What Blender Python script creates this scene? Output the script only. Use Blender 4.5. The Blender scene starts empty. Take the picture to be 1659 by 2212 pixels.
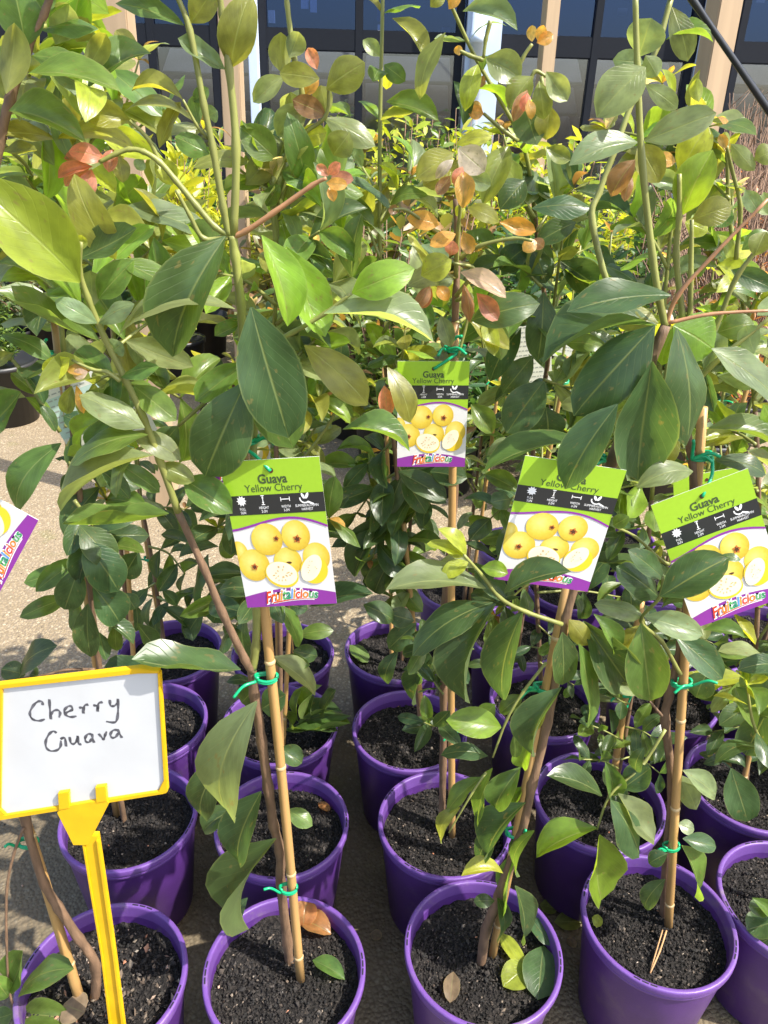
import bpy, bmesh, math, random
from mathutils import Vector, Matrix, noise
random.seed(7)
sc = bpy.context.scene
C = sc.collection
# ------------------------------------------------------------------ camera
FPX, CX, CY, HC, ROLL = 1661.0, 829.5, 1106.0, 1.405, 0.03
PITCH = math.atan(850/1661)
FWD = Vector((0, math.cos(PITCH), -math.sin(PITCH)))
U0 = Vector((0, math.sin(PITCH), math.cos(PITCH))); R0 = Vector((1, 0, 0))
RIGHT = R0*math.cos(ROLL) + U0*math.sin(ROLL)
UP = -R0*math.sin(ROLL) + U0*math.cos(ROLL)
CAM = Vector((0, 0, HC))
cd = bpy.data.cameras.new('camera'); co = bpy.data.objects.new('camera', cd); C.objects.link(co)
m = Matrix((RIGHT, UP, -FWD)).transposed().to_4x4(); m.translation = CAM
co.matrix_world = m
cd.sensor_fit = 'HORIZONTAL'; cd.sensor_width = 36.0; cd.lens = FPX/1659*36
cd.clip_start = 0.02; cd.clip_end = 500
sc.camera = co
# ------------------------------------------------------------------ light
SUN = Vector((0.55, -0.24, 0.80)).normalized()
w = bpy.data.worlds.new('World'); sc.world = w; w.use_nodes = True
wn = w.node_tree.nodes; sky = wn.new('ShaderNodeTexSky'); sky.sky_type = 'NISHITA'; sky.sun_disc = False
sky.sun_elevation = math.asin(SUN.z); sky.sun_rotation = math.atan2(SUN.x, SUN.y)
sky.air_density = 1.2; sky.dust_density = 2.5
w.node_tree.links.new(sky.outputs[0], wn['Background'].inputs[0]); wn['Background'].inputs[1].default_value = 0.15
ld = bpy.data.lights.new('sun', 'SUN'); ld.energy = 3.9; ld.angle = math.radians(0.53); ld.color = (1, 0.95, 0.86)
lo = bpy.data.objects.new('sun', ld); C.objects.link(lo); lo.location = (2, -1, 4)
lo.rotation_euler = SUN.to_track_quat('Z', 'Y').to_euler()
sc.view_settings.view_transform = 'Standard'; sc.view_settings.look = 'None'
sc.view_settings.exposure = 1.28; sc.view_settings.gamma = 1
# ------------------------------------------------------------------ pixel helpers (px of a 1659x2212 view)
def ray(x, y): return FWD + RIGHT*((x-CX)/FPX) - UP*((y-CY)/FPX)
def at(x, y, d):
    r = ray(x, y); return CAM + r*(d/r.y)
def on(x, y, z):
    r = ray(x, y); return CAM + r*((z-HC)/r.z)
def onplane(x, y, P, n):
    r = ray(x, y); return CAM + r*((P-CAM).dot(n)/r.dot(n))
OFF = {1: (0, 0), 2: (829.5, 0), 3: (0, 553), 4: (829.5, 553), 5: (0, 1106), 6: (829.5, 1106), 7: (0, 1659), 8: (829.5, 1659)}
def rp(r, x, y): return OFF[r][0]+x/2, OFF[r][1]+y/2
# ------------------------------------------------------------------ object helpers
def tag(o, label, cat, group=None, kind=None):
    if label: o['label'] = label
    if cat: o['category'] = cat
    if group: o['group'] = group
    if kind: o['kind'] = kind
    return o
def empty(name, loc=(0, 0, 0), label=None, cat=None, group=None):
    o = bpy.data.objects.new(name, None); C.objects.link(o); o.location = loc; o.empty_display_size = .05
    return tag(o, label, cat, group)
def mesh_obj(name, me, parent=None, mw=None):
    """link mesh data; mw is a world matrix; parents are unrotated, unscaled empties"""
    o = bpy.data.objects.new(name, me); C.objects.link(o)
    mw = mw or Matrix()
    if parent is not None:
        o.parent = parent
        o.matrix_local = Matrix.Translation(-parent.location) @ mw
    else:
        o.matrix_local = mw
    return o
def sub_obj(name, me, part, mw=None):
    """sub-part: the part's matrix is known through its basis"""
    o = bpy.data.objects.new(name, me); C.objects.link(o); o.parent = part
    chain = part.matrix_basis.copy(); p = part.parent
    while p is not None:
        chain = p.matrix_basis @ chain; p = p.parent
    o.matrix_local = chain.inverted() @ (mw or Matrix())
    return o
def me_from(verts, faces, mat=None, smooth=True, name='mesh', uvs=None):
    me = bpy.data.meshes.new(name); me.from_pydata([tuple(v) for v in verts], [], faces)
    if smooth: me.polygons.foreach_set('use_smooth', [True]*len(me.polygons))
    if mat: me.materials.append(mat)
    if uvs:
        l = me.uv_layers.new(name='UVMap')
        l.data.foreach_set('uv', [c for p in me.polygons for vi in p.vertices for c in uvs[vi]])
    me.update(); return me
def catmull(pts, rs, n=5):
    P = [Vector(p) for p in pts]
    if len(P) == 2:
        return [P[0].lerp(P[1], i/n) for i in range(n+1)], [rs[0]+(rs[1]-rs[0])*i/n for i in range(n+1)]
    out, ro = [], []
    for i in range(len(P)-1):
        a = P[i-1] if i else P[0]*2-P[1]; b, c = P[i], P[i+1]; d = P[i+2] if i+2 < len(P) else P[-1]*2-P[-2]
        for k in range(n):
            t = k/n
            out.append(.5*((2*b)+(c-a)*t+(2*a-5*b+4*c-d)*t*t+(-a+3*b-3*c+d)*t**3)); ro.append(rs[i]+(rs[i+1]-rs[i])*t)
    out.append(P[-1]); ro.append(rs[-1]); return out, ro
def tube_data(path, radii, sides=8, V=None, F=None, uv=None):
    V = [] if V is None else V; F = [] if F is None else F
    s = len(V); n = len(path); ref = Vector((.31, .92, .2)).normalized(); L = 0
    for i, p in enumerate(path):
        t = (path[min(i+1, n-1)]-path[max(i-1, 0)])
        t = t.normalized() if t.length > 1e-9 else Vector((0, 0, 1))
        x = t.cross(ref)
        if x.length < .05: x = t.cross(Vector((1, 0, 0)))
        x.normalize(); y = t.cross(x)
        if i: L += (p-path[i-1]).length
        for k in range(sides):
            a = 2*math.pi*k/sides; V.append(p+(x*math.cos(a)+y*math.sin(a))*radii[i])
            if uv is not None: uv.append((k/sides, L))
    for i in range(n-1):
        for k in range(sides):
            a = s+i*sides+k; b = s+i*sides+(k+1) % sides
            F.append((a, b, b+sides, a+sides))
    F.append(tuple(s+k for k in range(sides))[::-1]); F.append(tuple(s+(n-1)*sides+k for k in range(sides)))
    return V, F
def tube(name, pts, radii, mat, parent=None, sides=8, n=5, wob=0):
    rs = radii if isinstance(radii, (list, tuple)) and len(radii) == len(pts) else [radii[0]+(radii[1]-radii[0])*i/(len(pts)-1) for i in range(len(pts))]
    p, r = catmull(pts, rs, n)
    if wob: p = [q+Vector((noise.noise(q*25), noise.noise(q*25+Vector((9, 0, 0))), 0))*wob for q in p]
    if len(pts) > 2: r = [q*(1+.10*noise.noise(p[i]*60)+(.22 if i % n == 0 and 0 < i < len(p)-1 else 0)) for i, q in enumerate(r)]
    V, F = tube_data(p, r, sides)
    o = mesh_obj(name, me_from(V, F, mat), parent); return o
def bm_me(bm, mat, smooth=False, name='mesh'):
    me = bpy.data.meshes.new(name); bm.to_mesh(me); bm.free()
    if smooth: me.polygons.foreach_set('use_smooth', [True]*len(me.polygons))
    if mat: me.materials.append(mat)
    return me
def box_me(sx, sy, sz, mat, bev=0, cz=True):
    bm = bmesh.new(); bmesh.ops.create_cube(bm, size=1)
    for v in bm.verts: v.co = Vector((v.co.x*sx, v.co.y*sy, (v.co.z+(.5 if cz else 0))*sz))
    if bev: bmesh.ops.bevel(bm, geom=bm.edges[:], offset=bev, segments=2, affect='EDGES')
    return bm_me(bm, mat)
# ------------------------------------------------------------------ materials
def newmat(name):
    m = bpy.data.materials.new(name); m.use_nodes = True
    nt = m.node_tree; return m, nt, nt.nodes['Principled BSDF']
def N(nt, t, **k):
    n = nt.nodes.new(t)
    for a, b in k.items(): setattr(n, a, b)
    return n
def simple(name, col, rough=.5, noise_amt=0, scale=40, bump=0, metallic=0, spec=.5, bscale=None):
    m, nt, b = newmat(name); b.inputs['Roughness'].default_value = rough; b.inputs['Metallic'].default_value = metallic
    b.inputs['Specular IOR Level'].default_value = spec
    b.inputs['Base Color'].default_value = (*col, 1)
    tc = N(nt, 'ShaderNodeTexCoord')
    if noise_amt:
        n = N(nt, 'ShaderNodeTexNoise'); n.inputs['Scale'].default_value = scale; n.inputs['Detail'].default_value = 6
        nt.links.new(tc.outputs['Object'], n.inputs['Vector'])
        r = N(nt, 'ShaderNodeMapRange'); r.inputs['From Min'].default_value = .25; r.inputs['From Max'].default_value = .75
        r.inputs['To Min'].default_value = 1-noise_amt; r.inputs['To Max'].default_value = 1+noise_amt
        nt.links.new(n.outputs['Fac'], r.inputs['Value'])
        h = N(nt, 'ShaderNodeVectorMath', operation='SCALE'); h.inputs[0].default_value = col
        nt.links.new(r.outputs[0], h.inputs['Scale']); nt.links.new(h.outputs[0], b.inputs['Base Color'])
    if bump:
        n2 = N(nt, 'ShaderNodeTexNoise'); n2.inputs['Scale'].default_value = bscale or scale*2; n2.inputs['Detail'].default_value = 5
        nt.links.new(tc.outputs['Object'], n2.inputs['Vector'])
        bp = N(nt, 'ShaderNodeBump'); bp.inputs['Strength'].default_value = bump; bp.inputs['Distance'].default_value = .003
        nt.links.new(n2.outputs['Fac'], bp.inputs['Height']); nt.links.new(bp.outputs[0], b.inputs['Normal'])
    return m
def ramp(nt, stops, src):
    r = N(nt, 'ShaderNodeValToRGB'); e = r.color_ramp.elements
    while len(e) < len(stops): e.new(.5)
    for k, (p, c) in enumerate(stops): e[k].position = p; e[k].color = (*c, 1)
    nt.links.new(src, r.inputs[0]); return r.outputs[0]
def mixc(nt, fac, a, b, mode='MIX'):
    n = N(nt, 'ShaderNodeMix', data_type='RGBA', blend_type=mode)
    for s, v in ((n.inputs[0], fac), (n.inputs[6], a), (n.inputs[7], b)):
        if hasattr(v, 'links') or hasattr(v, 'is_output'): nt.links.new(v, s)
        else: s.default_value = v if isinstance(v, (int, float)) else (*v, 1)
    return n.outputs[2]
def math_n(nt, op, a, b=None, clamp=False):
    n = N(nt, 'ShaderNodeMath', operation=op); n.use_clamp = clamp
    for i, v in enumerate((a, b)):
        if v is None: continue
        if hasattr(v, 'is_output'): nt.links.new(v, n.inputs[i])
        else: n.inputs[i].default_value = v
    return n.outputs[0]
def leaf_material(name, island=False, palette=None, rough=.32, trans=.48):
    m, nt, b = newmat(name); L = nt.links
    out = nt.nodes['Material Output']
    if island:
        g = N(nt, 'ShaderNodeNewGeometry')
        base = ramp(nt, palette, g.outputs['Random Per Island']); back = g.outputs['Backfacing']
        veined = base
    else:
        oi = N(nt, 'ShaderNodeObjectInfo'); g = N(nt, 'ShaderNodeNewGeometry'); back = g.outputs['Backfacing']
        uv = N(nt, 'ShaderNodeUVMap'); sep = N(nt, 'ShaderNodeSeparateXYZ'); L.new(uv.outputs[0], sep.inputs[0])
        u, v = sep.outputs[0], sep.outputs[1]
        no = N(nt, 'ShaderNodeTexNoise'); no.inputs['Scale'].default_value = 3.5; no.inputs['Detail'].default_value = 6
        tc = N(nt, 'ShaderNodeTexCoord')
        add = N(nt, 'ShaderNodeVectorMath', operation='ADD'); L.new(uv.outputs[0], add.inputs[0])
        cmb = N(nt, 'ShaderNodeCombineXYZ'); sc9 = math_n(nt, 'MULTIPLY', oi.outputs['Random'], 37.0)
        L.new(sc9, cmb.inputs[2]); L.new(cmb.outputs[0], add.inputs[1]); L.new(add.outputs[0], no.inputs['Vector'])
        mr = N(nt, 'ShaderNodeMapRange'); L.new(no.outputs['Fac'], mr.inputs[0])
        mr.inputs['From Min'].default_value = .3; mr.inputs['From Max'].default_value = .7
        mr.inputs['To Min'].default_value = .72; mr.inputs['To Max'].default_value = 1.28
        vm = N(nt, 'ShaderNodeVectorMath', operation='SCALE'); L.new(oi.outputs['Color'], vm.inputs[0]); L.new(mr.outputs[0], vm.inputs['Scale'])
        # midrib and lateral veins
        au = math_n(nt, 'ABSOLUTE', math_n(nt, 'SUBTRACT', u, .5))
        mid = math_n(nt, 'SUBTRACT', 1.0, math_n(nt, 'MULTIPLY', au, 34.0), True)
        lat = math_n(nt, 'ADD', math_n(nt, 'MULTIPLY', v, 9.0), math_n(nt, 'MULTIPLY', au, -7.0))
        fr = math_n(nt, 'ABSOLUTE', math_n(nt, 'SUBTRACT', math_n(nt, 'FRACT', lat), .5))
        lv = math_n(nt, 'SUBTRACT', 1.0, math_n(nt, 'MULTIPLY', fr, 15.0), True)
        edge = math_n(nt, 'MULTIPLY', math_n(nt, 'SUBTRACT', au, .468), 30.0, True)
        light = mixc(nt, .55, oi.outputs['Color'], (.36, .40, .15))
        fac = math_n(nt, 'MAXIMUM', math_n(nt, 'MULTIPLY', mid, .75), math_n(nt, 'MAXIMUM', math_n(nt, 'MULTIPLY', lv, .13), math_n(nt, 'MULTIPLY', edge, .5)))
        veined = mixc(nt, fac, vm.outputs[0], light)
        # blotches and scars
        n3 = N(nt, 'ShaderNodeTexNoise'); n3.inputs['Scale'].default_value = 9; L.new(add.outputs[0], n3.inputs['Vector'])
        sp = math_n(nt, 'MULTIPLY', math_n(nt, 'SUBTRACT', n3.outputs['Fac'], .65), 14.0, True)
        veined = mixc(nt, math_n(nt, 'MULTIPLY', sp, .55), veined, (.20, .16, .06))
        bp = N(nt, 'ShaderNodeBump'); bp.inputs['Strength'].default_value = .35; bp.inputs['Distance'].default_value = .0016
        hh = math_n(nt, 'SUBTRACT', math_n(nt, 'MULTIPLY', no.outputs['Fac'], .6), math_n(nt, 'ADD', math_n(nt, 'MULTIPLY', lv, .4), mid))
        L.new(hh, bp.inputs['Height']); L.new(bp.outputs[0], b.inputs['Normal'])
    gray = mixc(nt, .5, veined, (.19, .235, .10))
    col = mixc(nt, back, veined, gray)
    L.new(col, b.inputs['Base Color'])
    rg = math_n(nt, 'ADD', rough, math_n(nt, 'MULTIPLY', back, .2)); L.new(rg, b.inputs['Roughness'])
    b.inputs['Specular IOR Level'].default_value = .55
    tr = N(nt, 'ShaderNodeBsdfTranslucent'); tcx = mixc(nt, 1.0, veined, (2.6, 2.3, .9), 'MULTIPLY'); L.new(tcx, tr.inputs['Color'])
    mx = N(nt, 'ShaderNodeMixShader'); mx.inputs[0].default_value = trans
    L.new(b.outputs[0], mx.inputs[1]); L.new(tr.outputs[0], mx.inputs[2]); L.new(mx.outputs[0], out.inputs['Surface'])
    return m
M_LEAF = leaf_material('guava leaf')
M_PURPLE = simple('purple plastic', (.070, .023, .150), .38, .12, 25, .08, bscale=300)
def dusty(m, amt=.5):
    nt = m.node_tree; b = nt.nodes['Principled BSDF']; src = b.inputs['Base Color'].links[0].from_socket
    g = N(nt, 'ShaderNodeNewGeometry'); n = N(nt, 'ShaderNodeTexNoise'); n.inputs['Scale'].default_value = 16; n.inputs['Detail'].default_value = 9; n.inputs['Roughness'].default_value = .7
    nt.links.new(g.outputs['Position'], n.inputs['Vector'])
    f = math_n(nt, 'MULTIPLY', math_n(nt, 'SUBTRACT', n.outputs['Fac'], .56), 6.0, True)
    nt.links.new(mixc(nt, math_n(nt, 'MULTIPLY', f, amt), src, (.22, .18, .16)), b.inputs['Base Color'])
    return m
dusty(M_PURPLE, .30)
M_RIM = dusty(simple('purple rim', (.120, .052, .235), .42, .12, 25, .08, bscale=300), .55)
M_SLOT = simple('slot dark', (.006, .004, .012), .8)
def soil_mat():
    m, nt, b = newmat('potting mix'); g = N(nt, 'ShaderNodeNewGeometry')
    v = N(nt, 'ShaderNodeTexVoronoi'); v.inputs['Scale'].default_value = 230; nt.links.new(g.outputs['Position'], v.inputs['Vector'])
    c = ramp(nt, [(0, (.004, .0035, .0035)), (.5, (.016, .014, .013)), (.85, (.034, .029, .026)), (.96, (.075, .065, .06)), (1, (.2, .18, .16))], v.outputs['Color'])
    n = N(nt, 'ShaderNodeTexNoise'); n.inputs['Scale'].default_value = 11; nt.links.new(g.outputs['Position'], n.inputs['Vector'])
    f = math_n(nt, 'MULTIPLY', math_n(nt, 'SUBTRACT', n.outputs['Fac'], .5), 3.0, True)
    nt.links.new(mixc(nt, math_n(nt, 'MULTIPLY', f, .4), c, (.02, .017, .015)), b.inputs['Base Color']); b.inputs['Roughness'].default_value = .95; b.inputs['Specular IOR Level'].default_value = .25
    bp = N(nt, 'ShaderNodeBump'); bp.inputs['Strength'].default_value = .9; bp.inputs['Distance'].default_value = .004
    nt.links.new(v.outputs['Distance'], bp.inputs['Height']); nt.links.new(bp.outputs[0], b.inputs['Normal']); return m
M_SOIL = soil_mat()
M_CRUMB = leaf_material('soil crumbs', True, [(0, (.005, .0045, .004)), (.6, (.016, .0135, .012)), (.88, (.034, .027, .022)), (.97, (.08, .06, .045)), (1, (.25, .2, .15))], .9, 0.0)
M_CHIP = leaf_material('chips', True, [(0, (.05, .035, .025)), (.35, (.10, .07, .048)), (.65, (.17, .135, .10)), (.85, (.26, .22, .18)), (.95, (.36, .13, .06)), (1, (.45, .42, .37))], .85, 0.0)
M_BAMBOO = simple('bamboo', (.40, .235, .085), .45, .28, 30, .15)
def stretch(m, s=(1, 1, .08)):
    nt = m.node_tree
    for n in list(nt.nodes):
        if n.type == 'TEX_NOISE':
            mp = N(nt, 'ShaderNodeMapping'); mp.inputs['Scale'].default_value = s; src = n.inputs['Vector'].links[0].from_socket
            nt.links.new(src, mp.inputs['Vector']); nt.links.new(mp.outputs[0], n.inputs['Vector'])
    return m
stretch(M_BAMBOO)
M_NODE = simple('bamboo joint', (.46, .33, .17), .55, .2, 60)
M_BARK = stretch(simple('guava bark', (.16, .095, .055), .7, .45, 90, .5), (1, 1, .3))
M_STEM = stretch(simple('green stem', (.20, .21, .055), .42, .3, 60, .1), (1, 1, .3))
M_STEMR = simple('reddish stem', (.34, .17, .08), .42, .25, 60)
M_TIE = simple('green tie', (.005, .33, .14), .28, .12, 40)
M_YEL = simple('yellow plastic', (.68, .40, .006), .42, .12, 30, .05, bscale=400)
M_BOARD = simple('white board', (.54, .55, .56), .3, .06, 14)
M_INK = simple('marker ink', (.085, .085, .10), .5, .6, 160)
M_TIMBER = stretch(simple('timber', (.40, .285, .175), .7, .22, 14, .25), (1, 1, .06))
# ------------------------------------------------------------------ ground
def ground_mat():
    m, nt, b = newmat('exposed aggregate concrete'); g = N(nt, 'ShaderNodeNewGeometry'); P = g.outputs['Position']
    v = N(nt, 'ShaderNodeTexVoronoi'); v.inputs['Scale'].default_value = 140; nt.links.new(P, v.inputs['Vector'])
    v2 = N(nt, 'ShaderNodeTexVoronoi'); v2.inputs['Scale'].default_value = 62; nt.links.new(P, v2.inputs['Vector'])
    peb = ramp(nt, [(0, (.17, .125, .072)), (.35, (.25, .19, .112)), (.6, (.29, .225, .14)), (.85, (.35, .28, .185)), (1, (.45, .38, .28))], v.outputs['Color'])
    gap = math_n(nt, 'MULTIPLY', math_n(nt, 'SUBTRACT', v.outputs['Distance'], .38), 5.0, True)
    c = mixc(nt, math_n(nt, 'MULTIPLY', gap, .75), peb, (.19, .145, .095))
    big = math_n(nt, 'MULTIPLY', math_n(nt, 'SUBTRACT', .33, v2.outputs['Distance']), 9.0, True)
    sel = math_n(nt, 'GREATER_THAN', N_sep(nt, v2.outputs['Color']), .8)
    c = mixc(nt, math_n(nt, 'MULTIPLY', math_n(nt, 'MULTIPLY', big, sel), .7), c, (.46, .40, .28))
    n = N(nt, 'ShaderNodeTexNoise'); n.inputs['Scale'].default_value = 2.6; n.inputs['Detail'].default_value = 8; n.inputs['Roughness'].default_value = .62; nt.links.new(P, n.inputs['Vector'])
    st = math_n(nt, 'MULTIPLY', math_n(nt, 'SUBTRACT', n.outputs['Fac'], .46), 4.0, True)
    c = mixc(nt, math_n(nt, 'MULTIPLY', st, .3), c, (.17, .13, .07))
    # damp brown that also paints in the plants' shade around the near pots
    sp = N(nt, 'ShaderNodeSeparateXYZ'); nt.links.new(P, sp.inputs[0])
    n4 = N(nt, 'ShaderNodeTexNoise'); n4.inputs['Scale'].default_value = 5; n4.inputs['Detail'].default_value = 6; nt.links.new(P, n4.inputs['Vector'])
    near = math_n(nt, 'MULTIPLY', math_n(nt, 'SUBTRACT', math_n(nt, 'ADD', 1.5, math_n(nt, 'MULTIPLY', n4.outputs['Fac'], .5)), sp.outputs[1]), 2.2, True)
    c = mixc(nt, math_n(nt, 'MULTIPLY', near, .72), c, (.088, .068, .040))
    n3 = N(nt, 'ShaderNodeTexNoise'); n3.inputs['Scale'].default_value = 7; n3.inputs['Detail'].default_value = 7; nt.links.new(P, n3.inputs['Vector'])
    mo = math_n(nt, 'MULTIPLY', math_n(nt, 'SUBTRACT', n3.outputs['Fac'], .60), 7.0, True)
    c = mixc(nt, math_n(nt, 'MULTIPLY', mo, .5), c, (.13, .13, .03))
    nt.links.new(c, b.inputs['Base Color']); b.inputs['Roughness'].default_value = .85
    bp = N(nt, 'ShaderNodeBump'); bp.inputs['Strength'].default_value = .8; bp.inputs['Distance'].default_value = .004; bp.invert = True
    nt.links.new(v.outputs['Distance'], bp.inputs['Height']); nt.links.new(bp.outputs[0], b.inputs['Normal']); return m
def N_sep(nt, s):
    n = N(nt, 'ShaderNodeSeparateColor'); nt.links.new(s, n.inputs[0]); return n.outputs[0]
M_GROUND = ground_mat()
gr = mesh_obj('ground', me_from([(-60, -20, 0), (60, -20, 0), (60, 90, 0), (-60, 90, 0)], [(0, 1, 2, 3)], M_GROUND, False)); gr['kind'] = 'structure'
# ------------------------------------------------------------------ building behind
YB = 8.2
M_FRAME = simple('dark window frame', (.009, .011, .017), .65, .1, spec=.2)
M_COL = simple('pale blue paint', (.50, .58, .72), .55, .05, 8)
M_BEIGE = simple('beige reflection', (.50, .455, .385), .8, .15, 3)  # beige for the added slats that imitate a reflected canopy
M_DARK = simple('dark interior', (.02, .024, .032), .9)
def glass(name, gc, tc_):
    m, nt, b = newmat(name); out = nt.nodes['Material Output']; nt.nodes.remove(b)
    fr = N(nt, 'ShaderNodeFresnel'); fr.inputs[0].default_value = 1.55
    t = N(nt, 'ShaderNodeBsdfTransparent'); t.inputs[0].default_value = (*tc_, 1)
    g = N(nt, 'ShaderNodeBsdfGlossy'); g.inputs['Roughness'].default_value = .04; g.inputs['Color'].default_value = (*gc, 1)
    bp = N(nt, 'ShaderNodeBump'); bp.inputs['Strength'].default_value = .12; n = N(nt, 'ShaderNodeTexNoise'); n.inputs['Scale'].default_value = 1.2
    nt.links.new(n.outputs[0], bp.inputs['Height']); nt.links.new(bp.outputs[0], g.inputs['Normal'])
    x = N(nt, 'ShaderNodeMixShader'); nt.links.new(math_n(nt, 'MULTIPLY', fr.outputs[0], 2.6, True), x.inputs[0]); nt.links.new(t.outputs[0], x.inputs[1]); nt.links.new(g.outputs[0], x.inputs[2])
    nt.links.new(x.outputs[0], out.inputs['Surface']); return m
M_GLASS = glass('window glass', (.7, .72, .75), (.72, .75, .80)); M_GLASS_SKY = glass('sky reflection glass', (.24, .34, .58), (.26, .34, .55))  # blue is put into the upper panes to imitate reflected sky
def X_at(px, py=120): return at(px, py, YB).x
bld = empty('glazed_building', (0, YB, 0), 'dark glazed building front with pale blue columns behind the shrubs', 'building')
def bpart(name, x0, x1, y0, y1, z0, z1, mat, bev=0):
    me = box_me(abs(x1-x0), abs(y1-y0), abs(z1-z0), mat, bev)
    return mesh_obj(name, me, bld, Matrix.Translation(((x0+x1)/2, (y0+y1)/2, min(z0, z1))))
ZB = at(829, 92, YB).z
bpart('plinth', -9, 9, YB, YB+.2, 0, .35, M_FRAME)
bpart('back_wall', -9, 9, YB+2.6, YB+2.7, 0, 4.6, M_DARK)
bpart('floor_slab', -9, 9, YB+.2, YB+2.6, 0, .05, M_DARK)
bpart('fascia', -9.2, 9.2, YB-.1, YB+.12, 4.6, 4.9, M_FRAME)
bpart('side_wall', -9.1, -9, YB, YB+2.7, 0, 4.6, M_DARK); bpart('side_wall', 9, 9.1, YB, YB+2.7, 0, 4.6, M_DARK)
bpart('transom', -9, 9, YB-.03, YB+.07, ZB-.08, ZB+.09, M_FRAME, .006)
bpart('transom', -9, 9, YB-.02, YB+.06, 3.3, 3.42, M_FRAME, .006)
mull = [-7.5, -6, -4.6] + [X_at(p) for p in (150, 330, 465, 570, 775, 990, 1282, 1490, 1590)] + [5.2, 6.6, 8]
for x in mull: bpart('mullion', x-.035, x+.035, YB-.035, YB+.075, .35, 4.6, M_FRAME, .006)
xs = [-9]+mull+[9]
for a, b_ in zip(xs[:-1], xs[1:]):
    bpart('window_pane', a+.036, b_-.036, YB+.01, YB+.018, .36, ZB-.085, M_GLASS)
    bpart('window_pane', a+.036, b_-.036, YB+.012, YB+.02, ZB+.095, 3.295, M_GLASS_SKY)
    bpart('window_pane', a+.036, b_-.036, YB+.012, YB+.02, 3.425, 4.59, M_GLASS_SKY)
for pa, pb in ((542, 562), (1003, 1076), (1500, 1548)):
    bpart('column', X_at(pa), X_at(pb), YB-.16, YB-.04, 0, 4.55, M_COL, .006)
V, F = tube_data([Vector((X_at(1024), YB-.22, z)) for z in (0, 1, 2.02, 2.021, 2.1, 2.101, 4.5)], [.055, .055, .055, .068, .068, .055, .055], 16)
mesh_obj('downpipe', me_from(V, F, M_COL), bld)
rb = random.Random(3)
for a, b_ in zip(xs[:-1], xs[1:]):                      # added beige slats imitating the canopy reflected in the lower panes
    for k in range(4):
        z = ZB-.16-k*.26-rb.random()*.06
        me = box_me((b_-a)-.1, .42, .035, M_BEIGE, .006)
        mesh_obj('reflection_slat', me, bld, Matrix.Translation(((a+b_)/2, YB+.28+.05*k, z)) @ Matrix.Rotation(.5+rb.random()*.15, 4, 'X') @ Matrix.Rotation(rb.uniform(-.03, .03), 4, 'Y'))
M_CARD = simple('white mottle', (.72, .74, .76), .6)
for k in range(70):                                     # added pale boxes imitating bright mottling reflected in the upper panes
    x = rb.uniform(-6.5, 6.5); z = ZB+.12+rb.random()*.6
    me = box_me(rb.uniform(.04, .09), .03, rb.uniform(.05, .16), rb.choice([M_CARD, M_COL, M_BEIGE]))
    mesh_obj('mottle_box', me, bld, Matrix.Translation((x, YB+.8+rb.random()*.5, z)))
bpart('mottle_shelf', -8.9, 8.9, YB+.7, YB+1.4, ZB+.09, ZB+.118, M_FRAME)  # added only to carry the pale boxes
# ------------------------------------------------------------------ timber posts
def post(base, top, w, label, ry=.25):
    d = top-base; me = box_me(w, w, d.length+.5, M_TIMBER, .004)
    q = d.to_track_quat('Z', 'Y').to_matrix().to_4x4() @ Matrix.Rotation(ry, 4, 'Z')
    o = mesh_obj('timber_post', me, None, Matrix.Translation(base) @ q); tag(o, label, 'post', 'timber posts'); return o
b0 = on(362, 1098, 0)
post(b0, at(258, 60, b0.y), .078, 'square timber post beside the row of pots with pale sunlit edge', -.03)
def far_post(px, py, px2, py2, d, w, label, ry):
    t = at(px, py, d); t2 = at(px2, py2, d); k = (0-t2.z)/(t2.z-t.z); b = t2+(t2-t)*k
    post(Vector((b.x, d, 0)), t, w, label, ry)
far_post(497, 60, 518, 520, 3.9, .086, 'narrow timber post seen behind the tall forked guava stems', -.05)
far_post(1192, 0, 1176, 170, 5.2, .08, 'slim timber post in front of the glazed building beside its downpipe', .2)
far_post(1566, 0, 1528, 210, 3.6, .10, 'broad timber post beside the black diagonal pole', .25)
pt, pb_ = at(1496, 0, 3.2), at(1656, 232, 3.2); dv = pb_-pt
tag(tube('black_pole', [pt-dv*1.2, pt, pb_, pb_+dv*(pb_.z/(-dv.z))], [.011]*4, simple('black metal', (.02, .022, .026), .3)), 'thin black diagonal pole crossing in front of the broad post', 'pole')
# ------------------------------------------------------------------ pots
PH, PR = .24, .125
POTPX = dict(a1=(222, 2112), b1=(280, 1755), c1=(322, 1555), d1=(366, 1408), a2=(615, 2089), b2=(609, 1775), c2=(605, 1560), d2=(611, 1408),
    a3=(1043, 2047), b3=(961, 1775), c3=(885, 1572), d3=(853, 1400), a4=(1428, 1978), b4=(1296, 1730), c4=(1170, 1499), d4=(1107, 1366),
    a5=(1711, 1945), b5=(1620, 1690), c5=(1430, 1500), d5=(1450, 1365), c6=(1672, 1515), e3=(1010, 1278), e4=(1230, 1262), e5=(1420, 1250), d6=(1650, 1360), b6=(1890, 1680), e6=(1610, 1240), f4=(1120, 1180), f5=(1330, 1165))
POT = {k: on(v[0], v[1], PH) for k, v in POTPX.items()}
for _ in range(60):
    ks = list(POT)
    for i in range(len(ks)):
        for j in range(i):
            d = POT[ks[i]]-POT[ks[j]]; d.z = 0
            if d.length < .2515:
                s = d.normalized()*(.2515-d.length)*.5; POT[ks[i]] += s; POT[ks[j]] -= s
def lathe(prof, seg=56):
    V, F = [], []
    for r, z in prof:
        for k in range(seg):
            a = 2*math.pi*k/seg; V.append(Vector((r*math.cos(a), r*math.sin(a), z)))
    for i in range(len(prof)-1):
        for k in range(seg):
            a = i*seg+k; b = i*seg+(k+1) % seg; F.append((a, b, b+seg, a+seg))
    return V, F
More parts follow.
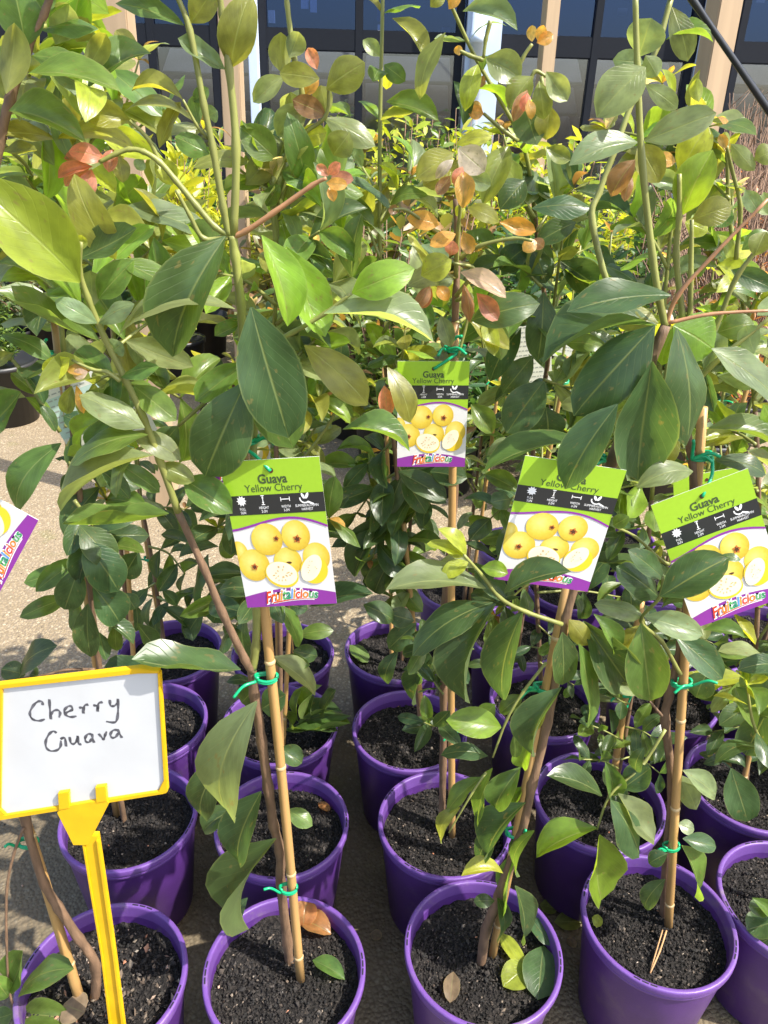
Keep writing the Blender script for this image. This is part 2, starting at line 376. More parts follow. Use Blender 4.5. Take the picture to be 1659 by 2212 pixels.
V, F = lathe([(.0, .003), (.094, .003), (.097, .006), (.1185, .2175), (.1185, .2176)])
V2, F2 = lathe([(.1150, .2176), (.0950, .012), (0, .012)]); s = len(V); V += V2; F += [tuple(i+s for i in f) for f in F2]
ME_WALL = me_from(V, F, M_PURPLE)
V, F = lathe([(.1150, .217), (.1208, .217), (.1225, .2185), (.1228, .224), (.1216, .2252), (.1216, .2262), (.1245, .2275), (.1250, .229), (.1250, .2375), (.1242, .2395), (.1225, .2402), (.1185, .2402), (.1172, .2392), (.1165, .236), (.1150, .217)])
ME_RIM = me_from(V, F, M_RIM)
bm = bmesh.new()
for k in range(3):
    a = (k-1)*.105
    mt = Matrix.Rotation(a, 4, 'Z') @ Matrix.Translation((.1206, 0, .2402))
    r_ = bmesh.ops.create_cube(bm, size=1)
    for v in r_['verts']: v.co = mt @ Vector((v.co.x*.0022, v.co.y*.010, v.co.z*.0008))
ME_SLOT = bm_me(bm, M_SLOT)
def soil_mesh(seed, res=46):
    rr = random.Random(seed); V = [Vector((0, 0, .004))]; F = []; o = Vector((seed*3.1, seed*1.7, 0)); rings = res
    for i in range(1, rings+1):
        r = .1145*i/rings
        for k in range(72):
            a = 2*math.pi*(k+.5*(i % 2))/72; p = Vector((r*math.cos(a), r*math.sin(a), 0))
            p.z = .0065*noise.noise(p*22+o)+.004*noise.noise(p*70+o)+rr.uniform(-.0024, .0024)+.003*(i/rings)**6
            V.append(p)
    for k in range(72): F.append((0, 1+k, 1+(k+1) % 72))
    for i in range(rings-1):
        for k in range(72):
            a = 1+i*72+k; b = 1+i*72+(k+1) % 72; F.append((a, a+72, b+72, b))
    return me_from(V, F, M_SOIL, False)
def lump(V, F, c, s, rr):
    b = len(V); q = Matrix.Rotation(rr.uniform(0, 6.28), 3, Vector((rr.gauss(0, 1), rr.gauss(0, 1), rr.gauss(0, 1)+.01)).normalized())
    for d in ((1, 0, 0), (-1, 0, 0), (0, 1, 0), (0, -1, 0), (0, 0, 1), (0, 0, -1)):
        V.append(c+q @ Vector((d[0]*s[0], d[1]*s[1], d[2]*s[2]))*rr.uniform(.7, 1.2))
    for f in ((0, 2, 4), (2, 1, 4), (1, 3, 4), (3, 0, 4), (2, 0, 5), (1, 2, 5), (3, 1, 5), (0, 3, 5)): F.append(tuple(b+i for i in f))
def scatter(seed, n, lo, hi, mat, flat=1.0, clus=None):
    rr = random.Random(seed); V, F = [], []
    for _ in range(n):
        if clus and rr.random() < .5:
            a, r = rr.gauss(clus[0], .5), min(.11, abs(rr.gauss(clus[1], .02)))
        else: a, r = rr.uniform(0, 6.28), .112*math.sqrt(rr.random())
        s = rr.uniform(lo, hi)*(1.8 if rr.random() < .06 else 1)
        lump(V, F, Vector((r*math.cos(a), r*math.sin(a), .002+rr.uniform(0, .003))), (s, s*rr.uniform(.4, .9), s*rr.uniform(.3, .8)*flat), rr)
    return me_from(V, F, mat, False)
SOILS = [soil_mesh(s) for s in range(4)]
CRUMBS = [scatter(20+s, 1500, .0012, .0036, M_CRUMB) for s in range(4)]
CHIPS = [scatter(40+s, 34, .0016, .0036, M_CHIP, .6, (rx, .09)) for s, rx in zip(range(4), (-.9, .3, 2.2, 4))]
CHIPS_MANY = scatter(60, 260, .002, .0065, M_CHIP, .5)
FILE = {'1': 'behind the sign', '2': 'behind the upright tag', '3': 'behind the leaf-crossed tag', '4': 'behind the tilted tag', '5': 'beside the tilted tag', '6': 'farthest from the sign'}
ROWN = {'a': 'front', 'b': 'second', 'c': 'third', 'd': 'fourth', 'e': 'fifth', 'f': 'sixth'}
def where(k): return '%s in file %s' % (ROWN[k[0]], FILE[k[1]])
SPEC = {'a1': 'purple pot holding the yellow framed handwritten sign', 'a2': 'purple pot with curled brown dead leaf on its mix',
        'a3': 'purple pot with yellow and green fallen leaves on its mix', 'a4': 'purple pot with thin dry stick lying on its mix', 'a5': 'purple pot with low dark leaves spilling over its rim', 'c2': 'purple pot with narrow grassy leaves rising at its rim'}
for i, (k, p) in enumerate(POT.items()):
    rr = random.Random(k)
    e = empty('plant_pot', (p.x, p.y, 0), SPEC.get(k, 'purple plastic pot of black mix, '+where(k)), 'plant pot', 'purple pots set out in files')
    rz = Matrix.Translation((p.x, p.y, 0)) @ Matrix.Rotation(rr.uniform(0, 6.28), 4, 'Z') @ Matrix.Diagonal((1+rr.uniform(-.014, .0), 1+rr.uniform(-.006, .006), 1+rr.uniform(-.012, .012), 1))
    mesh_obj('wall', ME_WALL, e, rz); rim = mesh_obj('rim', ME_RIM, e, rz)
    for q in range(4): sub_obj('slot', ME_SLOT, rim, rz @ Matrix.Rotation(q*math.pi/2+.4, 4, 'Z'))
    sz = Matrix.Translation((p.x, p.y, PH-.040)) @ Matrix.Rotation(rr.uniform(0, 6.28), 4, 'Z')
    mesh_obj('potting_mix', SOILS[i % 4], e, sz)
    if k[0] in 'abc':
        c = mesh_obj('soil_crumbs', CRUMBS[i % 4], e, sz); c['kind'] = 'stuff'
        c = mesh_obj('wood_chips', CHIPS_MANY if k == 'a1' else CHIPS[i % 4], e, sz); c['kind'] = 'stuff'
ZS = PH-.040
# ------------------------------------------------------------------ leaves
def leaf_mesh(fold, bulge, wave, tipw, seed, nl=8, mat=None, wmax=.42, trimmed=0):
    rr = random.Random(seed); V, UV, F = [], [], []; cols = 4
    for i in range(nl+1):
        t = i/nl
        if t < .06: wd = .035
        else:
            s = (t-.06)/.94; wd = max(.02, (max(0, math.sin(math.pi*min(1, s**wmax)))**(.50+.12*tipw) if s < 1 else 0))
            if i == nl: wd = .0
        if i == 0: wd = .03
        bend = .05*math.sin(t*2.6+seed)
        for c in range(cols+1):
            u = c/cols*2-1
            zz = bulge*4*t*(1-t)*(.8+.2*t) + fold*abs(u)**1.2*wd*.5 - .10*bulge*u*u*wd + wave*wd*abs(u)*math.sin(t*9+u*1.5+seed)
            V.append(Vector((u*wd*.5+bend*wd*.3, t, zz))); UV.append((c/cols, t))
    k = cols+1
    for i in range(nl):
        for c in range(cols):
            a = i*k+c; F.append((a, a+1, a+1+k, a+k))
    return me_from(V, F, mat or M_LEAF, True, 'leaf', UV)
LEAF = [leaf_mesh(f, b, wv, t, s, 9, None, wm) for s, (f, b, wv, t, wm) in enumerate([(.22, .10, .02, .8, .92), (.12, .06, .03, .3, 1.0), (.40, .12, .02, 1.0, .95), (.05, .15, .03, .4, 1.05), (-.12, .09, .04, .6, .98), (.30, -.05, .05, .2, 1.1), (.5, .17, .03, .6, .95), (.1, .22, .02, .9, .9)])]
COL = {'D': (.055, .100, .037), 'M': (.100, .168, .034), 'Y': (.30, .34, .038), 'O': (.198, .218, .048), 'P': (.178, .23, .108),
       'R': (.44, .17, .11), 'A': (.46, .25, .06), 'B': (.24, .13, .06), 'W': (.46, .36, .29), 'L': (.17, .28, .032)}  # dark tones have shade, light tones sun and gloss, painted into the leaf colour
def put_leaf(parent, base, tip, width, n, code, rr, variant=None, name='leaf'):
    a = tip-base; L = a.length
    if L < .004: return None
    y = a/L; n = n-y*n.dot(y)
    if n.length < 1e-6: n = Vector((0, 0, 1))-y*y.z
    n.normalize(); x = y.cross(n)
    me = LEAF[variant if variant is not None else rr.randrange(len(LEAF))]
    mt = Matrix((x*width, y*L, n*L)).transposed().to_4x4(); mt.translation = base
    o = mesh_obj(name, me, parent, mt)
    c = COL[code]; k = rr.uniform(.82, 1.2); h = rr.uniform(-.1, .1)
    o.color = (min(.9, c[0]*k*(1+h)), min(.9, c[1]*k), min(.9, c[2]*k*(1-h)), 1)
    return o
def traced(parent, d, rows, seed, dd0=0.0):
    """rows: region bx by tx ty width colour [depth offset]; pixels of the 2x views; the leaf hangs on the stem at distance d"""
    rr = random.Random(seed); cnt = 0
    for row in rows.strip().split(';'):
        q = row.split()
        if not q: continue
        r = int(q[0]); bx, by = rp(r, float(q[1]), float(q[2])); tx, ty = rp(r, float(q[3]), float(q[4])); wpx = float(q[5])/2
        code = q[6]; dd = float(q[7]) if len(q) > 7 else 0.0
        db = d+dd+dd0+rr.uniform(-.008, .008)
        b = at(bx, by, db)
        Lp = math.hypot(tx-bx, ty-by); mpp = (b-CAM).dot(FWD)/FPX
        tip = at(tx, ty, db+rr.uniform(-.28, .06)*Lp*mpp)
        L = (tip-b).length; y = (tip-b).normalized(); c = (CAM-(b+tip)/2); n0 = (c-y*c.dot(y)).normalized(); side = y.cross(n0)
        wr = wpx*mpp; ideal = (.36 if code in 'RAB' else .43)*L
        if wr < ideal: ph = math.acos(max(.12, wr/ideal)); wt = ideal
        else: ph = rr.uniform(.05, .3); wt = wr/math.cos(ph)
        n1 = n0*math.cos(ph)+side*math.sin(ph); n2 = n0*math.cos(ph)-side*math.sin(ph)
        n = n1 if n1.z > n2.z else n2
        if n.z < -.08: n = -n
        put_leaf(parent, b, tip, wt*1.04, n, code, rr); cnt += 1
    return cnt
def pxpath(d, pts, d2=None):
    """pts: (region,x,y) list -> points at distance d (running to d2)"""
    out = []; m_ = len(pts)-1
    for i, (r, x, y) in enumerate(pts):
        X, Y = rp(r, x, y) if r else (x, y); out.append(at(X, Y, d+(0 if d2 is None else (d2-d)*i/m_)))
    return out
PLANTS = {}
def plant(k, label, cat='plant', group='potted guava plants'):
    e = empty('guava_plant', (POT[k].x, POT[k].y, ZS), label, cat, group); PLANTS[k] = e; return e
def stake(k, base, top, r, label):
    r *= .80
    e = empty('bamboo_stake', base, label, 'stake', 'bamboo stakes in the pots')
    rr = random.Random(k+'st'); d = top-base; L = d.length; nj = max(2, int(L/.17)); bow = Vector((rr.uniform(-.006, .006), rr.uniform(-.006, .006), 0))
    P = [base-d.normalized()*.03+bow*0]+[base+d*t+bow*math.sin(t*3.14) for t in [i/14 for i in range(1, 15)]]
    V, F = tube_data(P, [r*(1.05-.18*i/14) for i in range(15)], 10); mesh_obj('cane', me_from(V, F, M_BAMBOO), e)
    for j in range(nj):
        V, F = [], []
        t = (j+.4+rr.uniform(-.15, .15))/nj; c = base+d*t+bow*math.sin(t*3.14); u = d.normalized(); rj = r*(1.05-.18*t)
        tube_data([c-u*.0028, c-u*.001, c+u*.001, c+u*.0032], [rj*1.02, rj*1.17, rj*1.10, rj*1.01], 10, V, F)
        mesh_obj('joint_ring', me_from(V, F, M_NODE), e)
    return e
def tie(c, u, label, rx=.011, ry=.008, rr=None, tails=2, drop=None):
    rr = rr or random.Random(label); u = u.normalized(); x = u.cross(Vector((0, 1, 0))).normalized(); y = u.cross(x)
    e = empty('plant_tie', c, label, 'plant tie', 'green plastic plant ties')
    V, F = [], []; P = []
    for i in range(40):
        a = i/40*2*math.pi*2.2; P.append(c+x*math.cos(a)*rx*1.05+y*math.sin(a)*ry+u*(-.003+.006*i/40+.0012*math.sin(a*2+1)))
    tube_data(P, [.0019]*len(P), 6, V, F); mesh_obj('loop', me_from(V, F, M_TIE), e)
    for t in range(tails):
        s0 = c+x*rx*.9*(1 if rr.random() < .5 else -1)-y*0+Vector((0, -.008, 0)); dr = Vector((rr.uniform(-1, 1), -.35, rr.uniform(-.2, .9))).normalized()*rr.uniform(.02, .035)
        if drop is not None and t == 0: mid = s0.lerp(drop, .5)+Vector((.003, -.004, .004)); pp = [s0, mid, drop]
        else: pp = [s0, s0+dr*.55+Vector((0, 0, .006)), s0+dr]
        q, r_ = catmull(pp, [.0021]*3, 6); V, F = tube_data(q, r_, 5)
        mesh_obj('tail', me_from(V, F, M_TIE), e)
    return e
# ---- procedural guava
def guava_auto(e, path, rad, rr, t0=.3, pairs=9, L=.085, code='DDMP', top='MOOYPL', young=True, spread=1.0, branches=2, wr=.43, dens=1.0):
    P, R = catmull(path, [rad*(1-.6*i/(len(path)-1)) for i in range(len(path))], 8)
    cut = max(2, int(len(P)*.62)); V, F = tube_data(P[:cut+1], R[:cut+1], 7); mesh_obj('stem', me_from(V, F, M_BARK), e)
    V, F = tube_data(P[cut:], R[cut:], 7); mesh_obj('upper_stem', me_from(V, F, M_STEM), e)
    def along(Q, t):
        x = t*(len(Q)-1); i = min(int(x), len(Q)-2); return Q[i].lerp(Q[i+1], x-i), (Q[i+1]-Q[i]).normalized()
    def whorl(Q, a, b, n, L, c1, c2, az0):
        for i in range(n):
            if rr.random() > dens: continue
            t = a+(b-a)*(i+.3*rr.random())/max(1, n-1); p, u = along(Q, min(t, 1)); f = i/max(1, n-1)
            az = az0+i*math.pi/2+rr.uniform(-.4, .4)
            for s in (0, math.pi):
                if rr.random() < .1: continue
                h = Vector((math.cos(az+s), math.sin(az+s), 0)); droop = rr.uniform(-.75, .35)+.35*f
                v = (h+Vector((0, 0, droop))).normalized(); l = L*rr.uniform(.75, 1.2)*(1-.3*f)
                nn = Vector((0, 0, 1))+Vector((rr.uniform(-.4, .4), rr.uniform(-.4, .4), 0))
                if abs(v.z) > .75: nn = h*(1 if v.z < 0 else -1)+Vector((0, 0, .3))
                put_leaf(e, p+v*.002, p+v*l, l*wr*rr.uniform(.85, 1.15), nn, rr.choice(c1 if f < .55 else c2), rr)
    whorl(P, t0, .97, pairs, L, code, top, rr.uniform(0, 3))
    for b in range(branches):
        t = rr.uniform(max(t0, .3), .72); p, u = along(P, t); az = rr.uniform(0, 6.28); ln = rr.uniform(.12, .22)*spread
        Q = [p, p+Vector((math.cos(az)*.4, math.sin(az)*.4, .55))*ln, p+Vector((math.cos(az)*.6, math.sin(az)*.6, 1.0))*ln]
        q, r_ = catmull(Q, [rad*.5, rad*.4, rad*.25], 5); V, F = tube_data(q, r_, 6); mesh_obj('branch', me_from(V, F, M_STEM), e)
        whorl(q, .25, .95, max(3, pairs//2-1), L*.9, code, top, rr.uniform(0, 3))
        if young: tipcluster(e, q[-1], rr)
    if young: tipcluster(e, P[-1], rr)
def tipcluster(e, p, rr, codes='ABOWYYB', n=4, L=.030):
    for i in range(n):
        az = i*6.28/n+rr.random(); v = Vector((math.cos(az), math.sin(az), rr.uniform(-.3, 1.2))).normalized(); l = L*rr.uniform(.7, 1.3)
        put_leaf(e, p, p+v*l, l*.42, Vector((0, 0, 1))+v*.1, rr.choice(codes), rr)
def spray(e, d, stem, tgt, n=4, L=.09, codes='OLMPYOMD', r=.0024, seed=0, young=.35):
    rr = random.Random(str(stem)+str(tgt)+str(seed)); a = at(*stem, d); b = at(*tgt, d+rr.uniform(-.06, .08)); ln = (b-a).length
    q, rs = catmull([a, a.lerp(b, .5)+Vector((0, rr.uniform(-.02, .02), ln*rr.uniform(-.05, .15))), b], [r*1.25, r, r*.7], 6)
    V, F = tube_data(q, rs, 6); mesh_obj('branch', me_from(V, F, M_STEM), e)
    for i in range(n):
        t = .3+.7*i/max(1, n-1); k = min(len(q)-2, int(t*(len(q)-1))); p = q[k].lerp(q[k+1], t*(len(q)-1)-k) if t < 1 else q[-1]
        u = (q[k+1]-q[k]).normalized(); s = u.cross(Vector((0, -.5, 1))).normalized(); s2 = u.cross(s).normalized(); ang = (i % 2)*1.2+rr.uniform(-.3, .3)
        for sg_ in (1, -1):
            v = (s*math.cos(ang)+s2*math.sin(ang))*sg_+u*rr.uniform(.2, .8)+Vector((0, 0, rr.uniform(-.35, .3))); v.normalize(); l = L*rr.uniform(.75, 1.15)
            nn = Vector((rr.gauss(0, .35), -.55+rr.gauss(0, .35), .8)); put_leaf(e, p, p+v*l, l*.44*rr.uniform(.85, 1.12), nn, rr.choice(codes), rr)
    if rr.random() < young: tipcluster(e, b, rr)
def soil_at(px, py): return on(px, py, ZS+.002)
# ================================================================== 2a: tall forked guava behind the upright tag
e = plant('a2', 'tall guava forking above the upright fruit tag, big dark leaves and red tips')
s0 = soil_at(627, 2074); d2 = s0.y
tube('stem', [s0-Vector((0, 0, .03))]+pxpath(d2, [(0, 620, 2034), (0, 607, 1909), (0, 605, 1834), (0, 590, 1784), (0, 580, 1700), (0, 566, 1600), (0, 550, 1500), (0, 545, 1440)], .745), [.0075, .006], M_BARK, e, 9, 5, .0015)
tube('main_stem', pxpath(.745, [(0, 545, 1445), (0, 552, 1400), (0, 556, 1316), (0, 556, 1150), (0, 546, 1003), (0, 547, 878), (0, 527, 753), (0, 520, 653), (0, 508, 553), (0, 502, 508)], .735), [.0056, .0040], M_STEM, e, 9)
lb = [(5, 1092, 690), (5, 1060, 640), (5, 960, 430), (5, 880, 240), (5, 770, 0)]; lb2 = [(5, 770, 0), (3, 690, 880), (3, 620, 700), (3, 540, 530), (3, 450, 350), (3, 380, 180), (3, 345, 60), (3, 350, -60)]
tube('side_branch', pxpath(.745, lb, .70), [.0050, .0038], M_BARK, e, 9, 5, .001)
tube('side_branch', pxpath(.70, lb2, .67), [.0038, .0020], M_STEM, e, 9)
for pts, r, mm in [([(1, 990, 1015), (1, 965, 900), (1, 920, 640), (1, 880, 450), (1, 820, 130), (1, 755, -40)], .0042, M_STEM), ([(1, 1010, 1015), (1, 1020, 640), (1, 990, 300), (1, 960, 60), (1, 945, -40)], .0046, M_STEM),
        ([(1, 1000, 1020), (1, 930, 980), (1, 850, 890), (1, 760, 780), (1, 690, 700), (1, 620, 655), (1, 560, 645), (1, 500, 665), (1, 430, 700)], .0036, M_STEM), ([(1, 1005, 1022), (1, 1060, 1000), (1, 1180, 920), (1, 1350, 800), (1, 1410, 770)], .0033, M_STEMR),
        ([(1, 985, 1025), (1, 880, 1030), (1, 820, 930), (1, 760, 820)], .0032, M_STEM), ([(3, 1060, 470), (3, 920, 600), (3, 770, 735)], .0032, M_STEM), ([(3, 1045, 440), (3, 1265, 330), (3, 1400, 250), (3, 1520, 160)], .0032, M_STEM), ([(1, 690, 700), (1, 640, 600), (1, 560, 520)], .0025, M_STEM), ([(1, 900, 600), (1, 850, 540), (1, 790, 430)], .002, M_STEM)]:
    tube('branch', pxpath(.735, pts, .725), [r*.86, r*.5], mm, e, 8)
traced(e, .735, """1 795 110 498 15 75 M;1 825 100 935 -60 115 O;1 995 295 1085 -30 155 O;1 972 300 768 165 78 P;1 790 430 568 395 58 O;1 852 535 535 485 40 O;1 905 665 755 590 95 M;1 688 640 782 440 62 O;
1 560 520 350 485 108 O;1 455 690 295 655 78 R;1 490 645 470 745 62 R;1 430 690 275 685 40 R;1 400 720 250 770 52 R;1 385 730 280 805 48 R;1 395 730 365 862 74 R;1 510 670 530 790 72 O;1 680 680 745 800 92 Y;1 620 690 590 732 52 P;
1 1420 760 1368 712 42 R;1 1420 755 1470 703 48 R;1 1430 765 1528 777 58 R;1 1410 790 1502 800 52 A;1 1425 805 1442 872 44 A;1 835 440 900 380 60 M;1 860 540 830 415 60 M;1 900 500 940 480 70 P""", 1)
traced(e, .735, """3 1085 220 1245 787 285 D -.05;3 1065 540 885 952 258 D -.04;3 975 -85 745 437 235 D -.02;3 1015 228 503 362 84 P -.045;3 1050 460 845 627 112 M -.02;3 1100 480 1265 832 215 M 0;3 1130 -90 1242 305 145 L 0;3 1235 -40 1405 350 165 L .01;
3 1400 250 1875 375 118 P -.02;3 1315 385 1588 645 158 O .01;3 1520 160 1792 55 150 L -.01;3 770 735 700 842 112 D;3 1085 860 1010 900 60 D .03;3 1480 750 1770 845 80 M .02""", 2)
traced(e, .71, """5 1040 682 568 636 108 D -.06;5 1110 818 1020 1320 200 P -.03;7 985 -60 880 216 140 D .0;7 1020 170 878 272 96 D .02;7 1130 100 1030 406 158 D -.01;7 1195 305 1075 696 122 D -.01;7 1070 560 1024 682 70 D .02;7 1240 180 1350 250 74 M .03;
5 1205 1020 1305 1085 85 D .03;5 1045 825 1110 750 100 D .03;5 1130 850 1235 790 120 D .03""", 3, .03)
traced(e, .685, """3 345 115 -120 -330 270 Y -.01;3 350 205 105 -25 95 L;3 420 290 236 188 86 P -.01;3 425 290 582 208 72 P -.01;3 430 367 -20 145 78 M -.01;3 400 220 388 62 95 P .01;3 425 185 580 18 118 M .01;3 490 410 530 375 85 P .01;3 520 522 688 480 62 M;
3 625 742 342 600 118 P;3 640 772 308 905 92 M -.01;3 660 862 262 1105 92 P -.02;3 520 690 370 825 80 M .01;3 560 760 782 880 100 P .02;3 580 560 762 712 115 M .02;3 680 900 842 972 88 O .01;3 520 900 690 1022 80 M .02;3 790 960 1005 1112 140 M .03;
3 300 440 195 522 92 Y;3 400 490 288 495 48 A;3 380 498 318 522 48 W;3 330 560 362 682 40 A;3 310 560 288 682 66 O;1 325 1085 298 1003 46 Y;1 340 1085 352 1015 54 Y;1 335 1120 590 985 112 D .01;3 430 920 560 1050 70 D .03""", 4)
for a_, b_ in (((180, 640), (250, 560)), ((200, 690), (130, 640)), ((240, 760), (330, 690)), ((265, 810), (200, 830)), ((300, 890), (390, 860)), ((322, 960), (250, 990)), ((300, 890), (230, 900))): spray(e, .74, a_, b_, 2, .072, 'MLPMO', .0018, 5, .1)
tube('branch', pxpath(.68, [(3, 520, 540), (3, 460, 500), (3, 400, 490), (3, 310, 450)]), [.0022, .0014], M_STEM, e, 6)
# ================================================================== 3a: right hand guava, leaning
e = plant('a3', 'guava with large drooping leaves whose tip crosses its fruit tag')
s0 = soil_at(1040, 2075); d3 = s0.y
tube('stem', [s0-Vector((0, 0, .03))]+pxpath(d3, [(0, 1050, 2010), (0, 1078, 1935), (0, 1120, 1815), (0, 1150, 1690), (0, 1180, 1560), (0, 1205, 1430), (0, 1222, 1330), (0, 1265, 1180), (0, 1330, 980), (4, 1140, 480), (4, 1215, 300)], .79), [.008, .0055], M_BARK, e, 9, 5, .0015)
for pts, r, mm in [([(4, 1215, 300), (4, 1190, 190), (4, 1160, 0), (2, 1115, 700), (2, 1095, 300), (2, 1085, -30)], .0048, M_STEM), ([(4, 1215, 300), (4, 1270, 170), (4, 1420, 0), (2, 1659, 860)], .0031, M_STEMR), ([(4, 1225, 290), (4, 1420, 250), (4, 1690, 235)], .0028, M_STEMR),
        ([(6, 770, 485), (6, 610, 430), (6, 500, 370), (6, 420, 270), (6, 345, 185)], .0034, M_STEM), ([(6, 700, 650), (6, 600, 780), (6, 530, 900), (6, 470, 1060)], .0026, M_STEM), ([(8, 440, 20), (8, 380, 110), (8, 280, 280)], .0022, M_STEM)]:
    dd = -.03 if pts[0][0] in (6, 8) else 0
    tube('branch', pxpath(.79+dd, pts, .78+dd*1.4), [r*.84, r*.5], mm, e, 8)
traced(e, .785, """2 1130 290 918 508 180 P -.02;2 1100 245 1155 78 158 P .01;2 1120 270 988 258 88 P .02;2 1125 610 1437 488 128 P -.01;2 1095 615 798 716 110 P -.01;2 1130 365 1268 470 78 P;2 1085 690 980 850 94 B .03;2 1060 740 1040 872 50 B .03;2 1130 240 1180 330 84 P .02;2 1100 620 1190 790 120 O .04""", 5)
traced(e, .79, """4 1170 300 818 692 240 D -.02;4 1158 455 1095 968 255 D -.035;4 1180 302 683 472 124 D .01;4 1265 312 1305 822 165 D -.01;4 1240 170 788 242 132 D -.01;4 1250 300 1425 405 210 L .035;4 1255 310 1200 472 84 L .03;4 1010 640 783 1008 176 D -.055;4 1250 730 1175 915 128 O .02;4 1335 930 1090 1000 100 P -.03;4 860 800 428 935 94 M .0;4 955 255 1185 290 108 O .02""", 6)
traced(e, .755, """6 440 330 8 336 116 P -.01;6 472 390 122 622 138 D -.01;6 485 395 372 828 150 D -.015;6 600 428 515 812 150 D -.01;6 520 352 808 258 104 D -.04;6 420 240 536 266 70 L;6 365 215 248 282 70 Y;6 355 190 232 72 60 Y;6 340 185 183 138 50 Y;6 345 190 270 165 44 Y;6 400 240 228 232 60 P .01;6 380 220 525 372 96 D .02;
6 770 518 770 747 110 D;6 800 465 882 575 86 O .02;6 905 440 990 612 76 M .02;6 840 570 882 932 72 M .0;6 860 470 1052 742 176 D .04;6 900 680 1092 790 56 P .03;6 768 758 652 1058 118 D -.01;6 705 795 595 955 102 O .01;6 507 930 267 900 126 L -.01;6 600 790 500 870 70 M .02;6 640 970 600 1105 74 L;6 450 1055 245 1050 70 D .0;6 560 960 570 1060 50 M .0;6 480 830 420 900 80 M .01""", 7)
traced(e, .765, """8 612 150 448 384 126 D -.01;8 490 260 410 410 86 D .01;8 590 -5 480 172 118 M;8 515 455 333 468 66 Y -.01;8 572 380 525 640 52 M;8 565 508 592 752 72 D -.01;8 490 560 490 742 54 D;8 478 575 388 575 56 D;8 650 270 588 470 54 M;8 470 0 405 256 58 M .01;8 330 170 252 325 56 O;8 420 40 270 190 70 M .02;8 600 80 520 220 60 L .01""", 8)
# ================================================================== 4a
e = plant('a4', 'guava beside the sharply tilted fruit tag with broad leaves over it')
s0 = soil_at(1428, 1990); d4 = s0.y
tube('stem', [s0+Vector((.012, .01, -.03))]+pxpath(d4+.012, [(0, 1440, 1850), (0, 1452, 1700), (6, 1215, 900), (6, 1230, 800), (6, 1270, 640), (6, 1285, 560), (0, 1490, 1250), (0, 1500, 1050), (0, 1480, 900), (0, 1470, 760)], .84), [.007, .0045], M_BARK, e, 9, 5, .001)
for pts, r, mm in [([(0, 1470, 760), (4, 1290, 280), (4, 1262, 0), (2, 1275, 940), (2, 1276, 752)], .0038, M_STEM), ([(0, 1470, 770), (4, 1320, 260), (4, 1325, 100), (2, 1330, 950)], .0034, M_STEM), ([(0, 1478, 860), (4, 1420, 470), (4, 1700, 240)], .0036, M_STEM), ([(0, 1480, 800), (4, 1430, 310), (4, 1530, 80), (4, 1700, -120)], .0034, M_STEM),
        ([(6, 1280, 700), (6, 1200, 560), (6, 1110, 470), (6, 1190, 370), (6, 1205, 280)], .003, M_STEM), ([(6, 1215, 940), (8, 1130, -30), (8, 1090, 15), (8, 975, 120), (8, 920, 265)], .0026, M_STEM), ([(6, 1200, 880), (6, 1150, 820)], .0022, M_BARK), ([(0, 1447, 1145), (6, 1230, 225), (6, 1090, 110), (6, 990, 60)], .0026, M_STEM)]:
    dd = -.05 if pts[0][0] == 6 else 0
    tube('branch', pxpath(.84+dd*.3, pts, .82+dd), [r, r*.6], mm, e, 8)
traced(e, .79, """6 1110 480 1150 817 180 M -.02;6 1125 450 1378 532 110 P -.02;6 1192 365 1492 198 168 D -.03;6 1208 290 1053 163 88 D;6 1190 372 1003 235 118 D .01;6 1125 450 908 398 82 P .005;6 1255 530 1463 722 118 D .0;6 1100 490 1030 602 90 O .02;6 1440 195 1542 208 34 D -.01;6 990 60 1060 20 60 M .02;6 1010 70 990 20 60 D .02""", 9)
traced(e, .775, """8 942 120 702 33 92 D;8 925 260 658 388 106 L -.01;8 930 288 938 572 136 L -.015;8 980 140 1103 388 116 D -.01;8 1010 110 1168 318 98 P .01;8 985 118 955 -30 80 M .02;8 1030 90 1150 0 110 D .02;8 1090 15 1125 -90 60 D .02""", 10)
traced(e, .83, """8 1215 480 1128 607 76 D -.02;8 1225 370 1143 412 66 D -.02;8 1285 335 1342 557 54 M -.02;8 1290 305 1435 342 76 D -.02;8 1290 10 1432 122 88 P .02;8 1280 30 1350 180 90 P .03;8 1270 240 1340 270 60 P .02""", 11)
traced(e, .83, """2 1285 930 1422 648 155 L .0;2 1275 752 1402 545 135 Y .02;2 1330 950 1505 890 118 O .01;2 1270 800 1130 758 78 P .02;2 1245 30 1312 266 104 P .1;2 1220 172 1422 182 34 M .1;2 1360 440 1350 338 54 Y .1;2 1260 700 1150 690 60 A .03;2 1300 960 1400 1000 80 Y .03;
4 1415 400 1700 622 118 P -.02;4 1400 745 1700 838 72 M -.01;4 1440 515 1600 565 70 P;4 1430 880 1650 945 80 D .01;4 1500 60 1680 140 90 D .02;4 1440 330 1600 290 110 M .03;4 1600 420 1560 300 90 P -.01;4 1640 640 1690 760 90 L;2 1650 1000 1600 1106 90 O -.01;2 1545 1080 1659 1000 70 M""", 12)
tube('branch', pxpath(.93, [(2, 1240, -10), (2, 1180, 200), (2, 1080, 420), (2, 1000, 640), (2, 930, 830), (2, 900, 960), (4, 1000, 200), (4, 1200, 420)], .86), [.003, .0036], M_STEM, e, 7)
